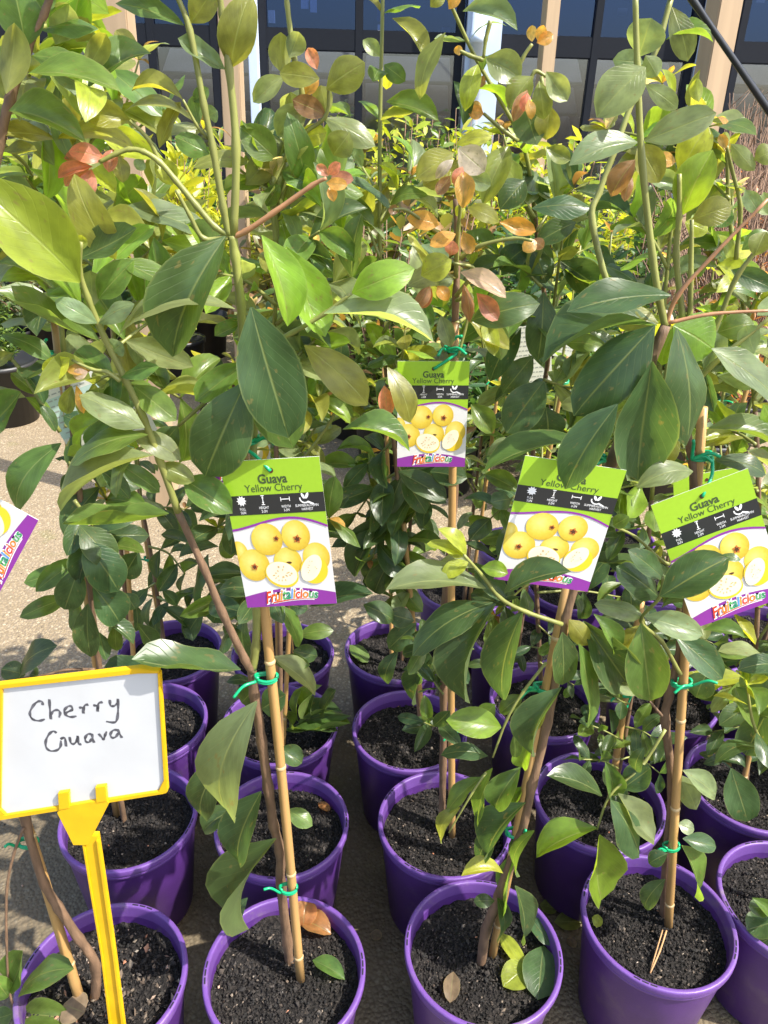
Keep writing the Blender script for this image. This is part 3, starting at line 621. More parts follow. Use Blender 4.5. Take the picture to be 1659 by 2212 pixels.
# ================================================================== 1a: leans out behind the sign
e = plant('a1', 'leaning guava with bare brown lower stem behind the yellow sign')
s0 = soil_at(197, 2150); d1 = s0.y
tube('stem', [s0-Vector((0, 0, .03))]+pxpath(d1, [(7, 415, 860), (7, 340, 740), (7, 250, 600), (7, 190, 500), (7, 110, 230), (0, -10, 1500), (0, -120, 1050), (0, -60, 620), (1, 0, 600), (1, 40, 430), (1, 70, 330), (1, 120, 210), (1, 190, 60), (1, 230, -60)], .70), [.0072, .0026], M_BARK, e, 9, 5, .0015)
tube('branch', pxpath(d1-.01, [(7, 100, 260), (7, 60, 370), (7, 30, 520), (7, 28, 740), (7, 40, 960), (7, 70, 1060)], d1-.04), [.0022, .0016], M_BARK, e, 6)
traced(e, .70, """1 25 405 62 98 116 O -.02;1 110 205 60 -60 180 M -.01;1 120 320 522 396 96 M -.02;1 140 240 347 275 92 M -.01;1 180 130 428 126 56 M;1 38 480 372 615 128 M -.02;1 75 445 272 470 88 M .01;1 30 430 -60 250 120 O;1 0 655 162 650 42 O .02;
1 240 192 292 12 118 P .02;1 370 310 457 143 92 O .02;1 200 60 180 -50 100 M;1 330 180 380 80 90 O .03;1 190 90 330 -10 60 L .02;1 0 500 -80 430 80 M;5 -120 -300 90 -520 130 M .1""", 13)
traced(e, d1-.03, "7 80 982 320 868 102 M;7 85 1062 312 1085 108 M;7 40 962 98 788 96 M;7 60 1060 -40 1090 80 M;7 35 990 -30 900 80 M;7 70 1065 130 1180 80 D", 14)
# ================================================================== 3b: centre tag plant
for a_, b_ in (((60, 170), (120, 110)), ((80, 60), (170, 30)), ((40, 200), (190, 190)), ((20, 260), (120, 300)), ((5, 310), (70, 380))): spray(e, .78, a_, b_, 3, .07, 'OLPLYM', .002)
e = plant('b3', 'slender guava with orange and pink tips behind the squarely hung fruit tag')
s0 = soil_at(955, 1790); d3b = s0.y
tube('stem', [s0-Vector((0, 0, .03))]+pxpath(d3b+.01, [(0, 957, 1650), (0, 958, 1500), (0, 960, 1320), (0, 975, 1150), (0, 985, 1000), (0, 980, 800), (0, 985, 640), (0, 988, 520), (0, 985, 430)], 1.04), [.007, .004], M_BARK, e, 8, 5, .001)
for pts in ([(0, 985, 640), (4, 390, 60), (4, 300, 30)], [(0, 985, 600), (2, 320, 1000), (2, 330, 880), (2, 320, 700)], [(0, 988, 560), (2, 420, 1060), (2, 560, 1030), (2, 640, 1040)], [(0, 985, 540), (2, 200, 980), (2, 100, 910), (2, 40, 905)], [(0, 985, 650), (4, 380, 180), (4, 320, 440)]):
    tube('branch', pxpath(1.03, pts, 1.0), [.003, .0018], M_STEM, e, 6)
traced(e, 1.02, """4 330 70 528 182 78 W -.04;4 400 160 492 278 76 R -.04;4 345 120 372 287 50 B -.03;4 200 130 138 227 56 B -.03;4 205 140 165 226 50 R -.02;4 230 130 278 192 56 A -.03;4 300 100 218 128 60 P -.02;4 160 85 292 18 116 Y -.05;4 245 258 288 392 72 P -.03;4 15 480 112 722 100 O -.06;4 45 490 122 650 60 P -.05;4 0 560 15 690 70 R -.06;4 375 640 466 766 90 M;
2 320 640 436 742 118 W -.05;2 300 690 223 772 46 W -.05;2 340 720 302 802 48 R -.06;2 345 740 340 902 84 A -.05;2 300 660 138 772 118 O -.03;2 325 700 168 802 124 O -.02;2 285 760 230 842 56 B -.04;2 365 760 462 802 78 P -.03;2 310 1010 198 1062 62 A;2 340 1000 377 1097 62 A -.01;2 300 1040 290 1102 60 R -.02;2 240 970 98 940 78 A .01;2 500 960 657 1000 70 A .01;2 360 895 497 962 70 O -.01;2 60 920 20 900 44 B;2 310 930 350 900 56 Y;2 660 1040 600 1085 60 A;2 640 1035 690 1070 50 B;
2 310 625 467 590 62 Y -.02;4 375 278 674 206 138 D -.01;4 60 930 272 1052 100 D .02;4 75 950 182 1112 100 D .02;4 200 930 360 960 100 D .02""", 15)
open_tail = None
# ================================================================== other guavas in the files
def auto(k, path_px, d_top, label, **kw):
    e = plant(k, label); rr = random.Random(k); p = POT[k]
    if path_px is None:
        base = Vector((p.x+rr.uniform(-.02, .02), p.y+rr.uniform(-.02, .02), ZS-.03)); h = kw.pop('h', rr.uniform(1.0, 1.2))
        ln = Vector((rr.uniform(-.05, .05), rr.uniform(-.04, .04), 0))
        path = [base, base+Vector((0, 0, h*.3))+ln*.2, base+Vector((0, 0, h*.65))+ln*.7, base+Vector((0, 0, h))+ln*1.2]
    else:
        s = soil_at(*path_px[0]); path = [s-Vector((0, 0, .03)), s]+[at(x, y, s.y+(d_top-s.y)*(i+1)/len(path_px[1:])) for i, (x, y) in enumerate(path_px[1:])]
        kw.pop('h', None)
    guava_auto(e, path, kw.pop('rad', .006), rr, **kw); return e, path
e, _ = auto('b1', [(268, 1770), (215, 1440), (165, 1000), (132, 700), (120, 480), (150, 330)], 1.0, 'guava with dark hanging leaves rising behind the sign', t0=.62, pairs=9, L=.09, branches=2)
traced(e, .98, """5 345 60 492 237 138 D -.02;5 360 120 512 343 168 D -.04;5 345 235 278 422 126 D -.03;5 400 320 515 477 146 D -.02;5 380 395 392 627 104 D -.03;5 600 170 535 284 112 D .0;5 430 460 578 572 62 D;5 85 717 248 578 80 D -.05;5 110 705 5 678 86 D -.04;5 130 700 165 710 60 D -.04;3 265 808 75 1102 128 M -.05;3 405 765 273 690 92 D -.05;5 730 8 268 52 52 M -.1;5 430 520 460 640 50 D;3 0 340 225 452 76 M -.02;5 660 660 450 670 70 D;5 500 480 505 600 60 M""", 21)
tube('branch', pxpath(.95, [(5, 410, 680), (5, 290, 682), (5, 190, 705), (5, 85, 718)]), [.0025, .0016], M_BARK, e, 6)
tube('branch', pxpath(.99, [(3, 260, 760), (3, 180, 640), (3, 80, 480), (3, -20, 380)]), [.003, .0018], M_STEM, e, 6)
traced(e, .99, "3 230 740 110 610 50 M;3 160 600 45 505 60 M;3 100 500 190 640 60 D;3 110 610 -30 570 40 P;3 170 640 240 760 50 D;3 60 420 -30 460 60 O", 22)
e, _ = auto('c1', [(300, 1570), (290, 1430), (268, 1260), (250, 1000), (245, 700), (240, 430), (250, 330)], 1.25, 'guava with brown stake and shiny upper leaves, two pots behind the sign', t0=.5, pairs=11, L=0.078, branches=4)
traced(e, 1.2, "1 545 890 900 1015 104 P -.05;1 450 960 118 748 150 M -.04;1 500 890 620 770 110 L;1 270 672 150 560 108 M;5 590 480 690 600 70 D;5 540 350 585 420 70 D", 23)
e, _ = auto('d1', [(357, 1408), (330, 1220), (300, 1050), (285, 860), (300, 700)], 1.48, 'guava with a few small low leaves at the back of the sign file', t0=.55, pairs=6, L=.075, branches=1)
traced(e, 1.45, "5 700 410 815 502 56 D;5 700 335 762 402 50 D;5 660 370 650 502 34 D;5 690 420 690 542 46 D;5 640 500 690 600 40 D;5 880 420 800 545 80 D;5 870 140 695 98 50 D;5 945 150 773 197 58 D;5 900 180 840 400 50 D;5 900 240 960 300 90 D;5 1000 280 920 480 130 D;5 960 110 1000 200 80 M", 24)
e, _ = auto('b2', [(603, 1700), (605, 1500), (604, 1330), (600, 1150), (596, 960), (590, 760), (600, 560), (590, 380)], 1.02, 'guava standing directly behind the tall forked guava', t0=.55, pairs=11, L=.09, branches=4)
traced(e, 1.0, "5 1170 625 1362 792 82 P -.06;5 1175 640 1340 662 70 M -.03;5 1290 530 1442 512 68 M;5 1265 600 1372 622 76 D;5 1215 405 1292 582 66 M -.03;5 1095 740 978 735 42 D;5 1340 408 1612 352 90 D .1;5 1570 400 1700 470 90 D .1;5 1250 400 1330 420 70 D", 25)
traced(e, 1.02, "1 1195 690 1035 545 126 M -.02;1 1230 330 1093 442 86 P;1 1225 320 1213 138 96 O;1 1250 250 1292 138 86 P;1 1380 340 1208 315 96 O -.02;1 1370 300 1330 206 56 R -.02;1 1410 385 1577 270 136 O -.02;1 1410 500 1263 430 86 B -.01;1 1410 500 1385 368 86 O;1 1325 455 1198 587 116 P;1 1290 600 1412 570 88 Y;1 1400 510 1622 632 98 P -.01;1 1320 410 1377 343 56 A -.01;1 1060 800 1187 663 116 O;1 1400 830 1218 738 108 M;1 1440 670 1512 573 116 O;1 1150 890 1212 798 66 M", 26)
tube('branch', pxpath(1.03, [(0, 595, 470), (1, 1290, 600), (1, 1305, 400), (1, 1270, 250), (1, 1240, 20), (1, 1235, -40)], 1.02), [.004, .0025], M_STEM, e, 7)
tube('branch', pxpath(1.03, [(0, 600, 560), (1, 1180, 800), (1, 1290, 600), (1, 1405, 505), (1, 1420, 380)], 1.01), [.0035, .002], M_STEM, e, 7)
e, _ = auto('c2', [(600, 1550), (585, 1400), (575, 1100), (560, 900), (640, 640), (700, 420)], 1.25, 'guava two pots behind the tall forked guava', t0=.42, pairs=14, L=0.078, branches=6)
gr_ = empty('grassy_weed', (POT['c2'].x+.05, POT['c2'].y, ZS), 'tuft of narrow grassy leaves growing at a pot rim', 'weed')
traced(gr_, POT['c2'].y-.02, "5 1230 940 1517 880 56 M;5 1230 945 1515 912 50 M;5 1240 950 1460 947 40 D;5 1290 930 1480 865 50 D;5 1290 905 1305 758 30 M;5 1320 905 1318 830 30 D;5 1345 895 1392 748 34 M;5 1385 885 1452 768 46 D;5 1350 880 1360 790 30 D;5 1245 940 1215 860 30 M", 27)
auto('d2', None, 0, 'short guava at the back of the upright tag file', h=.9, t0=.45, pairs=13, L=0.08, branches=4)
e, _ = auto('c3', [(910, 1590), (895, 1420), (875, 1200), (850, 950), (825, 700), (820, 360), (826, 30), (828, -60)], 1.3, 'tall thin guava with a bare pale upper stem behind the squarely hung tag', t0=.28, pairs=15, L=0.076, branches=5)
traced(e, 1.28, "2 35 80 182 266 68 O;2 10 440 237 522 86 M;2 0 280 92 352 76 M;1 1640 245 1568 172 60 P;6 140 480 20 590 100 D -.1;6 130 470 20 440 90 D -.1;6 0 470 40 380 90 D;6 60 600 10 740 70 D -.1;6 200 640 140 830 70 D -.1;6 90 560 130 740 60 D -.1;5 1700 20 1510 160 100 D;5 1640 60 1530 280 100 D;5 1690 200 1620 350 100 D", 28)
e, _ = auto('d3', None, 0, 'bushy guava at the far end of the file behind the leaf-crossed tag', h=1, t0=.35, pairs=17, L=0.08, branches=6)
e, _ = auto('b4', [(1325, 1720), (1345, 1620), (1375, 1420), (1400, 1180), (1420, 900), (1440, 600), (1470, 330)], 1.12, 'guava directly behind the tilted tag plant', t0=.2, pairs=16, L=0.07, branches=5)
e, _ = auto('c4', [(1170, 1500), (1160, 1300), (1150, 1000), (1185, 760), (1165, 560), (1150, 420), (1125, 300), (1030, 130), (960, -20)], 1.2, 'guava with a long arching stem and drooping bronze leaf cluster', t0=.25, pairs=14, L=0.076, branches=4)
traced(e, 1.16, """2 340 50 577 132 84 P;2 440 250 592 342 128 P;2 405 278 350 482 84 Y;2 300 350 342 542 68 D .02;2 265 140 155 432 80 O;2 640 330 538 472 108 O;2 600 440 662 627 148 D -.01;2 670 350 690 517 84 O -.03;2 700 310 792 437 92 P -.03;2 720 458 700 605 106 O;2 620 390 558 527 58 B -.04;2 620 400 600 482 48 R -.05;2 625 430 636 517 44 A -.05;2 640 180 640 108 42 A;2 660 185 732 150 52 A;2 665 180 690 108 48 A;2 430 490 363 485 58 A;2 420 500 385 438 48 A;2 325 240 320 195 36 A;2 440 360 405 350 44 B;2 200 30 260 -30 60 O;2 280 40 330 -30 50 A;2 540 630 428 885 118 O;2 610 780 500 905 118 D;2 640 900 893 898 90 D -.03;2 830 960 658 1052 98 D;2 700 640 805 692 70 O""", 31)
for pts in ([(2, 640, 190), (2, 600, 250), (2, 560, 350), (2, 530, 420)], [(2, 320, 215), (2, 370, 240), (2, 430, 260)], [(2, 700, 330), (2, 650, 310), (2, 620, 400)], [(2, 430, 490), (2, 500, 550), (2, 580, 610)], [(2, 430, 250), (2, 440, 170), (2, 460, 90)], [(2, 590, 640), (2, 690, 500), (2, 680, 330)]):
    tube('branch', pxpath(1.17, pts), [.0022, .003], M_STEM, e, 6)
traced(e, 1.25, "4 690 155 663 452 136 D -.04;4 592 310 458 542 116 D;4 645 430 513 592 108 D -.02;4 692 540 528 767 166 D -.05;4 700 652 705 787 146 D -.03;4 645 -20 700 118 116 D;4 760 20 942 142 136 D;4 500 60 620 -40 110 D", 32)
auto('d4', None, 0, 'guava fourth in line behind the leaf-crossed tag', h=1.02, t0=.3, pairs=17, L=0.08, branches=6)
e, _ = auto('a5', [(1700, 1960), (1690, 1700), (1700, 1400), (1720, 1000), (1740, 600)], .9, 'guava at the right-hand end of the front row with low leaves over its rim', t0=.35, pairs=10, L=.085, branches=3)
traced(e, .82, "8 1670 610 1575 600 70 D;8 1690 660 1567 700 110 D;8 1690 720 1538 820 120 D;8 1680 640 1590 560 70 M", 33)
e, _ = auto('b5', [(1610, 1700), (1630, 1450), (1640, 1150), (1625, 800), (1580, 500), (1570, 330)], 1.1, 'guava behind the pot with the low spilling leaves', t0=.2, pairs=15, L=0.072, branches=5)
traced(e, 1.05, "6 1640 622 1443 602 60 P -.1;6 1660 690 1543 772 118 M -.1;6 1400 690 1348 802 118 D;6 1582 838 1448 922 90 D;6 1659 850 1560 1050 130 D -.05;6 1380 510 1560 545 60 M -.05;8 1500 0 1570 232 140 D -.05;6 1659 930 1600 860 90 D;2 1500 622 1602 737 70 P;2 1600 690 1680 650 90 O;2 1560 820 1620 920 70 P;2 1640 830 1659 930 80 P;2 1500 900 1430 980 90 M;2 1480 640 1450 580 40 A;2 1490 630 1470 570 36 Y", 34)
tube('branch', pxpath(1.08, [(0, 1590, 560), (2, 1540, 900), (2, 1500, 720), (2, 1480, 630)], 1.06), [.0032, .002], M_STEM, e, 7)
auto('c5', None, 0, 'guava in the pot third behind the tilted tag', h=0.98, t0=.15, pairs=17, L=0.068, branches=5)
auto('d5', None, 0, 'guava fourth behind the tilted tag', h=0.98, t0=.3, pairs=17, L=0.08, branches=6)
auto('c6', None, 0, 'guava in the third pot farthest from the sign', h=1, t0=.2, pairs=17, L=0.075, branches=5)
for k, lb_ in (('e3', 'guava fifth behind the leaf-crossed tag'), ('e4', 'guava fifth behind the tilted tag'), ('e5', 'guava fifth in the file beside the tilted tag'), ('d6', 'guava fourth in the file farthest from the sign'), ('e6', 'guava fifth in the file farthest from the sign'), ('f4', 'guava sixth behind the tilted tag'), ('f5', 'guava sixth in the file beside the tilted tag'), ('b6', 'guava outermost beside the low spilling leaves')):
    auto(k, None, 0, lb_, h=random.Random(k).uniform(.88, 1.02), t0=.3, pairs=16, L=.078, branches=6)
# ------------------------------------------------------------------ leafy side shoots
for k, d, pairs_, L, codes in (('c1', 1.2, [((245, 560), (150, 420)), ((242, 480), (335, 430)), ((245, 640), (120, 560)), ((246, 700), (345, 610)), ((248, 760), (175, 660)), ((250, 860), (340, 760)), ((246, 520), (390, 540))], .095, 'OLMPOM'),
        ('b1', 1.0, [((125, 520), (55, 380)), ((135, 430), (215, 280)), ((122, 640), (40, 560)), ((150, 330), (235, 150)), ((145, 360), (90, 200)), ((122, 600), (200, 480))], .09, 'OLMPYO'),
        ('b2', 1.03, [((594, 820), (700, 720)), ((600, 620), (690, 500)), ((598, 660), (470, 590)), ((595, 480), (660, 400)), ((593, 440), (530, 330)), ((596, 900), (690, 860)), ((598, 700), (760, 600))], .092, 'OLMPDM'),
        ('c2', 1.25, [((570, 900), (450, 820)), ((610, 720), (730, 640)), ((650, 620), (740, 500)), ((680, 480), (740, 380)), ((585, 820), (720, 800)), ((570, 960), (680, 960)), ((620, 690), (500, 700)), ((660, 560), (600, 440))], .095, 'OLMDPM'),
        ('c3', 1.28, [((822, 560), (740, 420)), ((820, 480), (890, 380)), ((825, 680), (760, 600)), ((826, 720), (905, 640)), ((840, 840), (870, 760)), ((820, 420), (750, 300)), ((845, 900), (770, 880))], .092, 'OLMPYM'),
        ('c3', 1.30, [((850, 950), (780, 1010)), ((858, 1020), (770, 1110)), ((862, 1060), (850, 1180)), ((866, 1100), (800, 1210)), ((870, 1150), (845, 1290)), ((856, 1000), (900, 1100))], .088, 'DDDM'),
        ('c4', 1.24, [((1170, 620), (1080, 560)), ((1170, 600), (1260, 540)), ((1155, 470), (1090, 400)), ((1160, 500), (1240, 410)), ((1165, 860), (1090, 830)), ((1175, 820), (1250, 840)), ((1185, 760), (1290, 700)), ((1180, 700), (1080, 690))], .095, 'DDMMPO'),
        ('b4', 1.12, [((1435, 660), (1330, 600)), ((1442, 580), (1370, 470)), ((1420, 900), (1310, 880)), ((1425, 850), (1520, 800)), ((1410, 1050), (1320, 1060)), ((1445, 560), (1530, 500)), ((1460, 420), (1400, 330)), ((1465, 360), (1530, 260))], .09, 'MDPOLM'),
        ('b5', 1.1, [((1600, 620), (1530, 560)), ((1610, 700), (1650, 620)), ((1625, 800), (1560, 740)), ((1628, 860), (1660, 800)), ((1632, 960), (1570, 930)), ((1575, 430), (1530, 360)), ((1636, 1060), (1590, 1120)), ((1632, 1250), (1580, 1320)), ((1625, 1450), (1560, 1480))], .09, 'OLMPYM'),
        ('b3', 1.03, [((985, 600), (900, 600)), ((983, 700), (1070, 690))], .08, 'OYLMP'),
        ('c4', 1.3, [((1150, 1050), (1060, 1120)), ((1155, 1150), (1050, 1230)), ((1158, 1250), (1070, 1330)), ((1160, 1280), (1340, 1290)), ((1152, 1080), (1100, 1180))], .08, 'DDDM'), ('b4', 1.12, [((1400, 1180), (1350, 1260)), ((1385, 1330), (1420, 1400)), ((1405, 1130), (1330, 1150))], .075, 'DDDM'), ('b1', .99, [((150, 1000), (230, 1080)), ((160, 1080), (235, 1180)), ((175, 1180), (150, 1290)), ((140, 920), (220, 930))], .08, 'DDDM'), ('d1', 1.5, [((320, 1180), (400, 1240)), ((335, 1260), (280, 1330)), ((340, 1290), (430, 1330)), ((310, 1100), (400, 1100))], .07, 'DDDM'), ('b2', 1.03, [((602, 1200), (480, 1290)), ((603, 1250), (510, 1350)), ((601, 1150), (710, 1120)), ((602, 1080), (470, 1140))], .075, 'DDDM'), ('c1', 1.2, [((246, 520), (150, 330)), ((245, 620), (350, 520)), ((246, 600), (70, 480))], .105, 'LOPMO'), ('b1', .98, [((125, 540), (30, 470)), ((140, 400), (250, 230))], .10, 'LOPMO'), ('d2', 1.5, [((POTPX['d2'][0]+10, 900), (680, 1040)), ((POTPX['d2'][0]+10, 860), (720, 900))], .085, 'DDM')):
    for a_, b_ in pairs_: spray(PLANTS[k], d, a_, b_, 4, L*(1.0 if codes == 'DDDM' else .80), codes)
for k, d, pairs_ in (('c1', 1.2, [((248, 340), (300, 130)), ((248, 345), (220, 200)), ((248, 340), (360, 230))]), ('b1', .98, [((150, 330), (60, 230))]), ('b2', 1.02, [((590, 400), (680, 250)), ((590, 420), (440, 280))]),
        ('b4', 1.12, [((1470, 330), (1430, 180)), ((1468, 350), (1310, 280))])):
    for a_, b_ in pairs_: spray(PLANTS[k], d, a_, b_, 3, .05, 'OLYPYM', .0019, 1, .7)
for k, d, pairs_ in (('b4', 1.08, [((1345, 1600), (1260, 1560)), ((1350, 1570), (1420, 1600)), ((1335, 1660), (1250, 1640)), ((1340, 1640), (1425, 1670)), ((1358, 1520), (1300, 1470)), ((1362, 1490), (1440, 1450)), ((1368, 1450), (1290, 1400))]), ('b5', 1.1, [((1622, 1560), (1540, 1580)), ((1625, 1500), (1560, 1520)), ((1620, 1600), (1650, 1560)), ((1630, 1420), (1590, 1440)), ((1618, 1620), (1550, 1640))]),
        ('c4', 1.36, [((1165, 1400), (1110, 1420)), ((1162, 1350), (1230, 1400)), ((1166, 1430), (1240, 1480))]), ('b3', 1.02, [((958, 1500), (920, 1440)), ((958, 1560), (915, 1560)), ((960, 1420), (1005, 1440)), ((960, 1380), (905, 1390))]), ('c5', 1.4, [((1430, 1400), (1500, 1420)), ((1430, 1380), (1380, 1440)), ((1430, 1350), (1540, 1390))])):
    for a_, b_ in pairs_: spray(PLANTS[k], d, a_, b_, 4, .05, 'DDMD', .0016, 2, .1)
for k, d, a_, b_ in (('a2', .725, (378, -18), (350, -190)), ('a2', .725, (473, -18), (462, -210)), ('a3', .78, (1372, -14), (1358, -210)), ('c3', 1.3, (828, -55), (832, -180)), ('c4', 1.2, (960, -20), (925, -140)), ('a4', .93, (1449, -4), (1490, -140)), ('a1', .70, (115, -30), (150, -180)), ('b2', 1.02, (617, -18), (612, -150))):
    spray(PLANTS[k], d, a_, b_, 3, .05, 'OLYPM', .0026, 3, 1.0)
# ------------------------------------------------------------------ stakes and ties
def pstake(k, b, t, r, d_off=0.0, what=None):
    B = soil_at(*b); T = at(t[0], t[1], B.y+d_off); stake(k, B, T, r, what or ('bamboo stake in the pot '+where(k)))
    return B, T
SK = {}
SK['a1'] = pstake('a1', (170, 2152), (-10, 1570), .0095, .04, 'pale stripped cane leaning behind the yellow sign')
SK['a2'] = pstake('a2', (649, 2112), (528, 930), .0082, 0, 'jointed bamboo stake supporting the tall forked guava')
SK['a3'] = pstake('a3', (1064, 2062), (1228, 1250), .0080, .0, 'orange bamboo stake leaning beside the stem behind the leaf-crossed tag')
SK['a4'] = pstake('a4', (1444, 1999), (1518, 880), .0082, 0, 'straight yellow bamboo stake above the dry stick')
SK['b3'] = pstake('b3', (977, 1804), (983, 698), .0080, 0, 'bamboo stake carrying the squarely hung fruit tag')
SK['b1'] = pstake('b1', (252, 1758), (118, 690), .0080, -.02, 'bamboo stake rising behind the handwritten board')
SK['c3'] = pstake('c3', (917, 1591), (872, 1130), .0068)
SK['d1'] = pstake('d1', (357, 1402), (298, 1040), .0068)
SK['b2'] = pstake('b2', (612, 1700), (598, 1000), .0065)
SK['b4'] = pstake('b4', (1318, 1735), (1385, 1300), .0085)
SK['c1'] = pstake('c1', (298, 1575), (240, 640), .0062)
for k in ('c2', 'd3', 'c4', 'd4', 'b5', 'c5', 'c6', 'd5', 'd2', 'e4', 'e3'):
    p = POT[k]; rr = random.Random(k+'s'); B = Vector((p.x+rr.uniform(-.03, .03), p.y+rr.uniform(-.03, .02), ZS)); T = B+Vector((rr.uniform(-.05, .05), rr.uniform(-.03, .05), rr.uniform(.6, .85)))
    stake(k, B, T, .0062, 'bamboo stake in the pot '+where(k)); SK[k] = (B, T)
def ontie(k, py, label, **kw):
    B, T = SK[k]; best = min((abs((CAM-B.lerp(T, t/200)).length), t) for t in range(201))
    def ypx(P):
        v = P-CAM; return CY-FPX*v.dot(UP)/v.dot(FWD)
    t = min(range(201), key=lambda i: abs(ypx(B.lerp(T, i/200))-py))/200
    return tie(B.lerp(T, t)+Vector((-.004, 0, 0)), T-B, label, **kw)
ontie('a2', 1466, 'bright green tie at the fork of the tall guava', rx=.013, tails=1)
ontie('a2', 1918, 'green tie low on the stake just over the brown dead leaf', rx=.012, tails=1)
ontie('a3', 1485, 'green tie on the leaning stake below the leaf-crossed tag', rx=.012)
ontie('a3', 1797, 'small green tie low on the leaning orange stake', rx=.012, tails=1)
ontie('a4', 1476, 'green tie with upright tail on the straight yellow stake', rx=.013)
ontie('a4', 1826, 'green tie low on the straight yellow stake', rx=.012)
ontie('b3', 1578, 'green tie low on the stake behind the squarely hung tag', rx=.012, tails=1)
ontie('a1', 1819, 'green tie on the pale stripped cane under the sign', rx=.013)
ontie('b1', 762, 'green tie with forked tails near the top of the stake behind the board', rx=.014, tails=3)
ontie('b1', 1168, 'green tie halfway up the stake behind the board', rx=.010, tails=1)
ontie('d1', 1206, 'green tie on the thin stake at the back of the sign file', rx=.010, tails=1)
ontie('b4', 1498, 'green tie on the stake directly behind the tilted tag plant', rx=.012)
for k in ('c2', 'd3', 'c4', 'd4', 'b5', 'c5', 'c6', 'd5', 'e4', 'e3'):
    B, T = SK[k]; tie(B.lerp(T, .93), T-B, 'green tie near the stake top in the pot '+where(k), rx=.011)
for k in ('c4', 'd4', 'c5'):
    B, T = SK[k]; tie(B.lerp(T, .45), T-B, 'green tie midway up the stake in the pot '+where(k), rx=.011)
# ------------------------------------------------------------------ fruit tags (printed cards)
M_TWHITE = simple('card white', (.67, .66, .65), .3, .02, 20)
M_TGREEN = simple('print lime', (.30, .50, .03), .28, .03, 20)
M_TBLACK = simple('print black', (.022, .024, .026), .3)
M_TPUR = simple('print purple', (.24, .035, .30), .3, .03, 20)
M_TXT = simple('print dark text', (.05, .08, .03), .4)
M_TXTW = simple('print white text', (.85, .85, .85), .4)
def fruit_mat(name, c0, c1, c2):
    m, nt, b = newmat(name); uv = N(nt, 'ShaderNodeUVMap')
    n = N(nt, 'ShaderNodeTexNoise'); n.inputs['Scale'].default_value = 9; n.inputs['Detail'].default_value = 5; nt.links.new(uv.outputs[0], n.inputs['Vector'])
    d = N(nt, 'ShaderNodeVectorMath', operation='DISTANCE'); nt.links.new(uv.outputs[0], d.inputs[0]); d.inputs[1].default_value = (.42, .62, 0)
    c = ramp(nt, [(0, c0), (.55, c1), (1, c2)], math_n(nt, 'ADD', math_n(nt, 'MULTIPLY', d.outputs['Value'], 1.35), math_n(nt, 'MULTIPLY', math_n(nt, 'SUBTRACT', n.outputs['Fac'], .5), .35)))
    nt.links.new(c, b.inputs['Base Color']); b.inputs['Roughness'].default_value = .3; return m
M_FR = fruit_mat('printed guava', (.78, .66, .20), (.68, .51, .06), (.52, .31, .02))
M_PULP = fruit_mat('printed pulp', (.74, .66, .50), (.80, .74, .56), (.82, .76, .52))
M_SKIN = simple('printed skin edge', (.80, .55, .03), .3); M_SEED = simple('printed seeds', (.62, .42, .18), .35); M_CALYX = simple('printed calyx', (.09, .03, .015), .4); M_CALYX2 = simple('printed calyx edge', (.5, .16, .03), .4)
CW, CH = 1.0, 1.45
def flat(pts, z, mat, uv=True):
    xs = [p[0] for p in pts]; ys = [p[1] for p in pts]; x0, x1, y0, y1 = min(xs), max(xs), min(ys), max(ys)
    V = [(p[0], p[1], z) for p in pts]
    return me_from(V, [tuple(range(len(V)))], mat, False, 'print', [((p[0]-x0)/(x1-x0+1e-9), (p[1]-y0)/(y1-y0+1e-9)) for p in pts])
def ell(cx, cy, rx, ry, a=0, n=28):
    return [(min(CW, max(0, cx+rx*math.cos(t)*math.cos(a)-ry*math.sin(t)*math.sin(a))), cy+rx*math.cos(t)*math.sin(a)+ry*math.sin(t)*math.cos(a)) for t in [i/n*2*math.pi for i in range(n)]]
def star(cx, cy, r, n=5, inner=.45, a0=.3): return [(cx+(r if i % 2 == 0 else r*inner)*math.cos(a0+i*math.pi/n), cy+(r if i % 2 == 0 else r*inner)*math.sin(a0+i*math.pi/n)) for i in range(2*n)]
def join(meshes, name):
    bm = bmesh.new(); mats = []
    me = bpy.data.meshes.new(name)
    for x in meshes:
        off = len(mats); mats += list(x.materials); n0 = len(bm.faces); bm.from_mesh(x); bm.faces.ensure_lookup_table()
        for f in bm.faces[n0:]: f.material_index = off
    bm.to_mesh(me); bm.free()
    for q in mats: me.materials.append(q)
    return me
def text_me(s, size, cx, cy, z, mat, shear=0, offset=0, rot=0, align='CENTER', sx=1.0):
    cu = bpy.data.curves.new('text', 'FONT'); cu.body = s; cu.size = size; cu.align_x = align; cu.align_y = 'CENTER'; cu.shear = shear; cu.offset = offset; cu.resolution_u = 3
    o = bpy.data.objects.new('t', cu); C.objects.link(o); bpy.context.view_layer.update()
    me = bpy.data.meshes.new_from_object(o.evaluated_get(bpy.context.evaluated_depsgraph_get())); bpy.data.objects.remove(o); bpy.data.curves.remove(cu)
    me.materials.clear(); me.transform(Matrix.Translation((cx, cy, z)) @ Matrix.Rotation(rot, 4, 'Z') @ Matrix.Diagonal((sx, 1, 1, 1))); me.materials.append(mat); return me
def Vv(v): return CH*(1-v)
Z1 = .0022      # layer step in card units
arc = [(i/16, Vv(.432-.065*math.sin(math.pi*min(1, (i/16)**1.0*.5+.5*(i/16)**2.0))*1.0)) for i in range(17)]
def arcv(u): return .436-.068*math.sin(math.pi*u**1.35)
arc = [(i/18, Vv(arcv(i/18))) for i in range(19)]; arc2 = [(x, y-.022) for x, y in arc]
def barc(u): return .918-.05*math.sin(math.pi*min(1, u*.98))
PARTS = {}
bm = bmesh.new(); bmesh.ops.create_cube(bm, size=1)
for v in bm.verts: v.co = Vector((v.co.x*CW+.5, v.co.y*CH+CH/2, v.co.z*.006-.003))
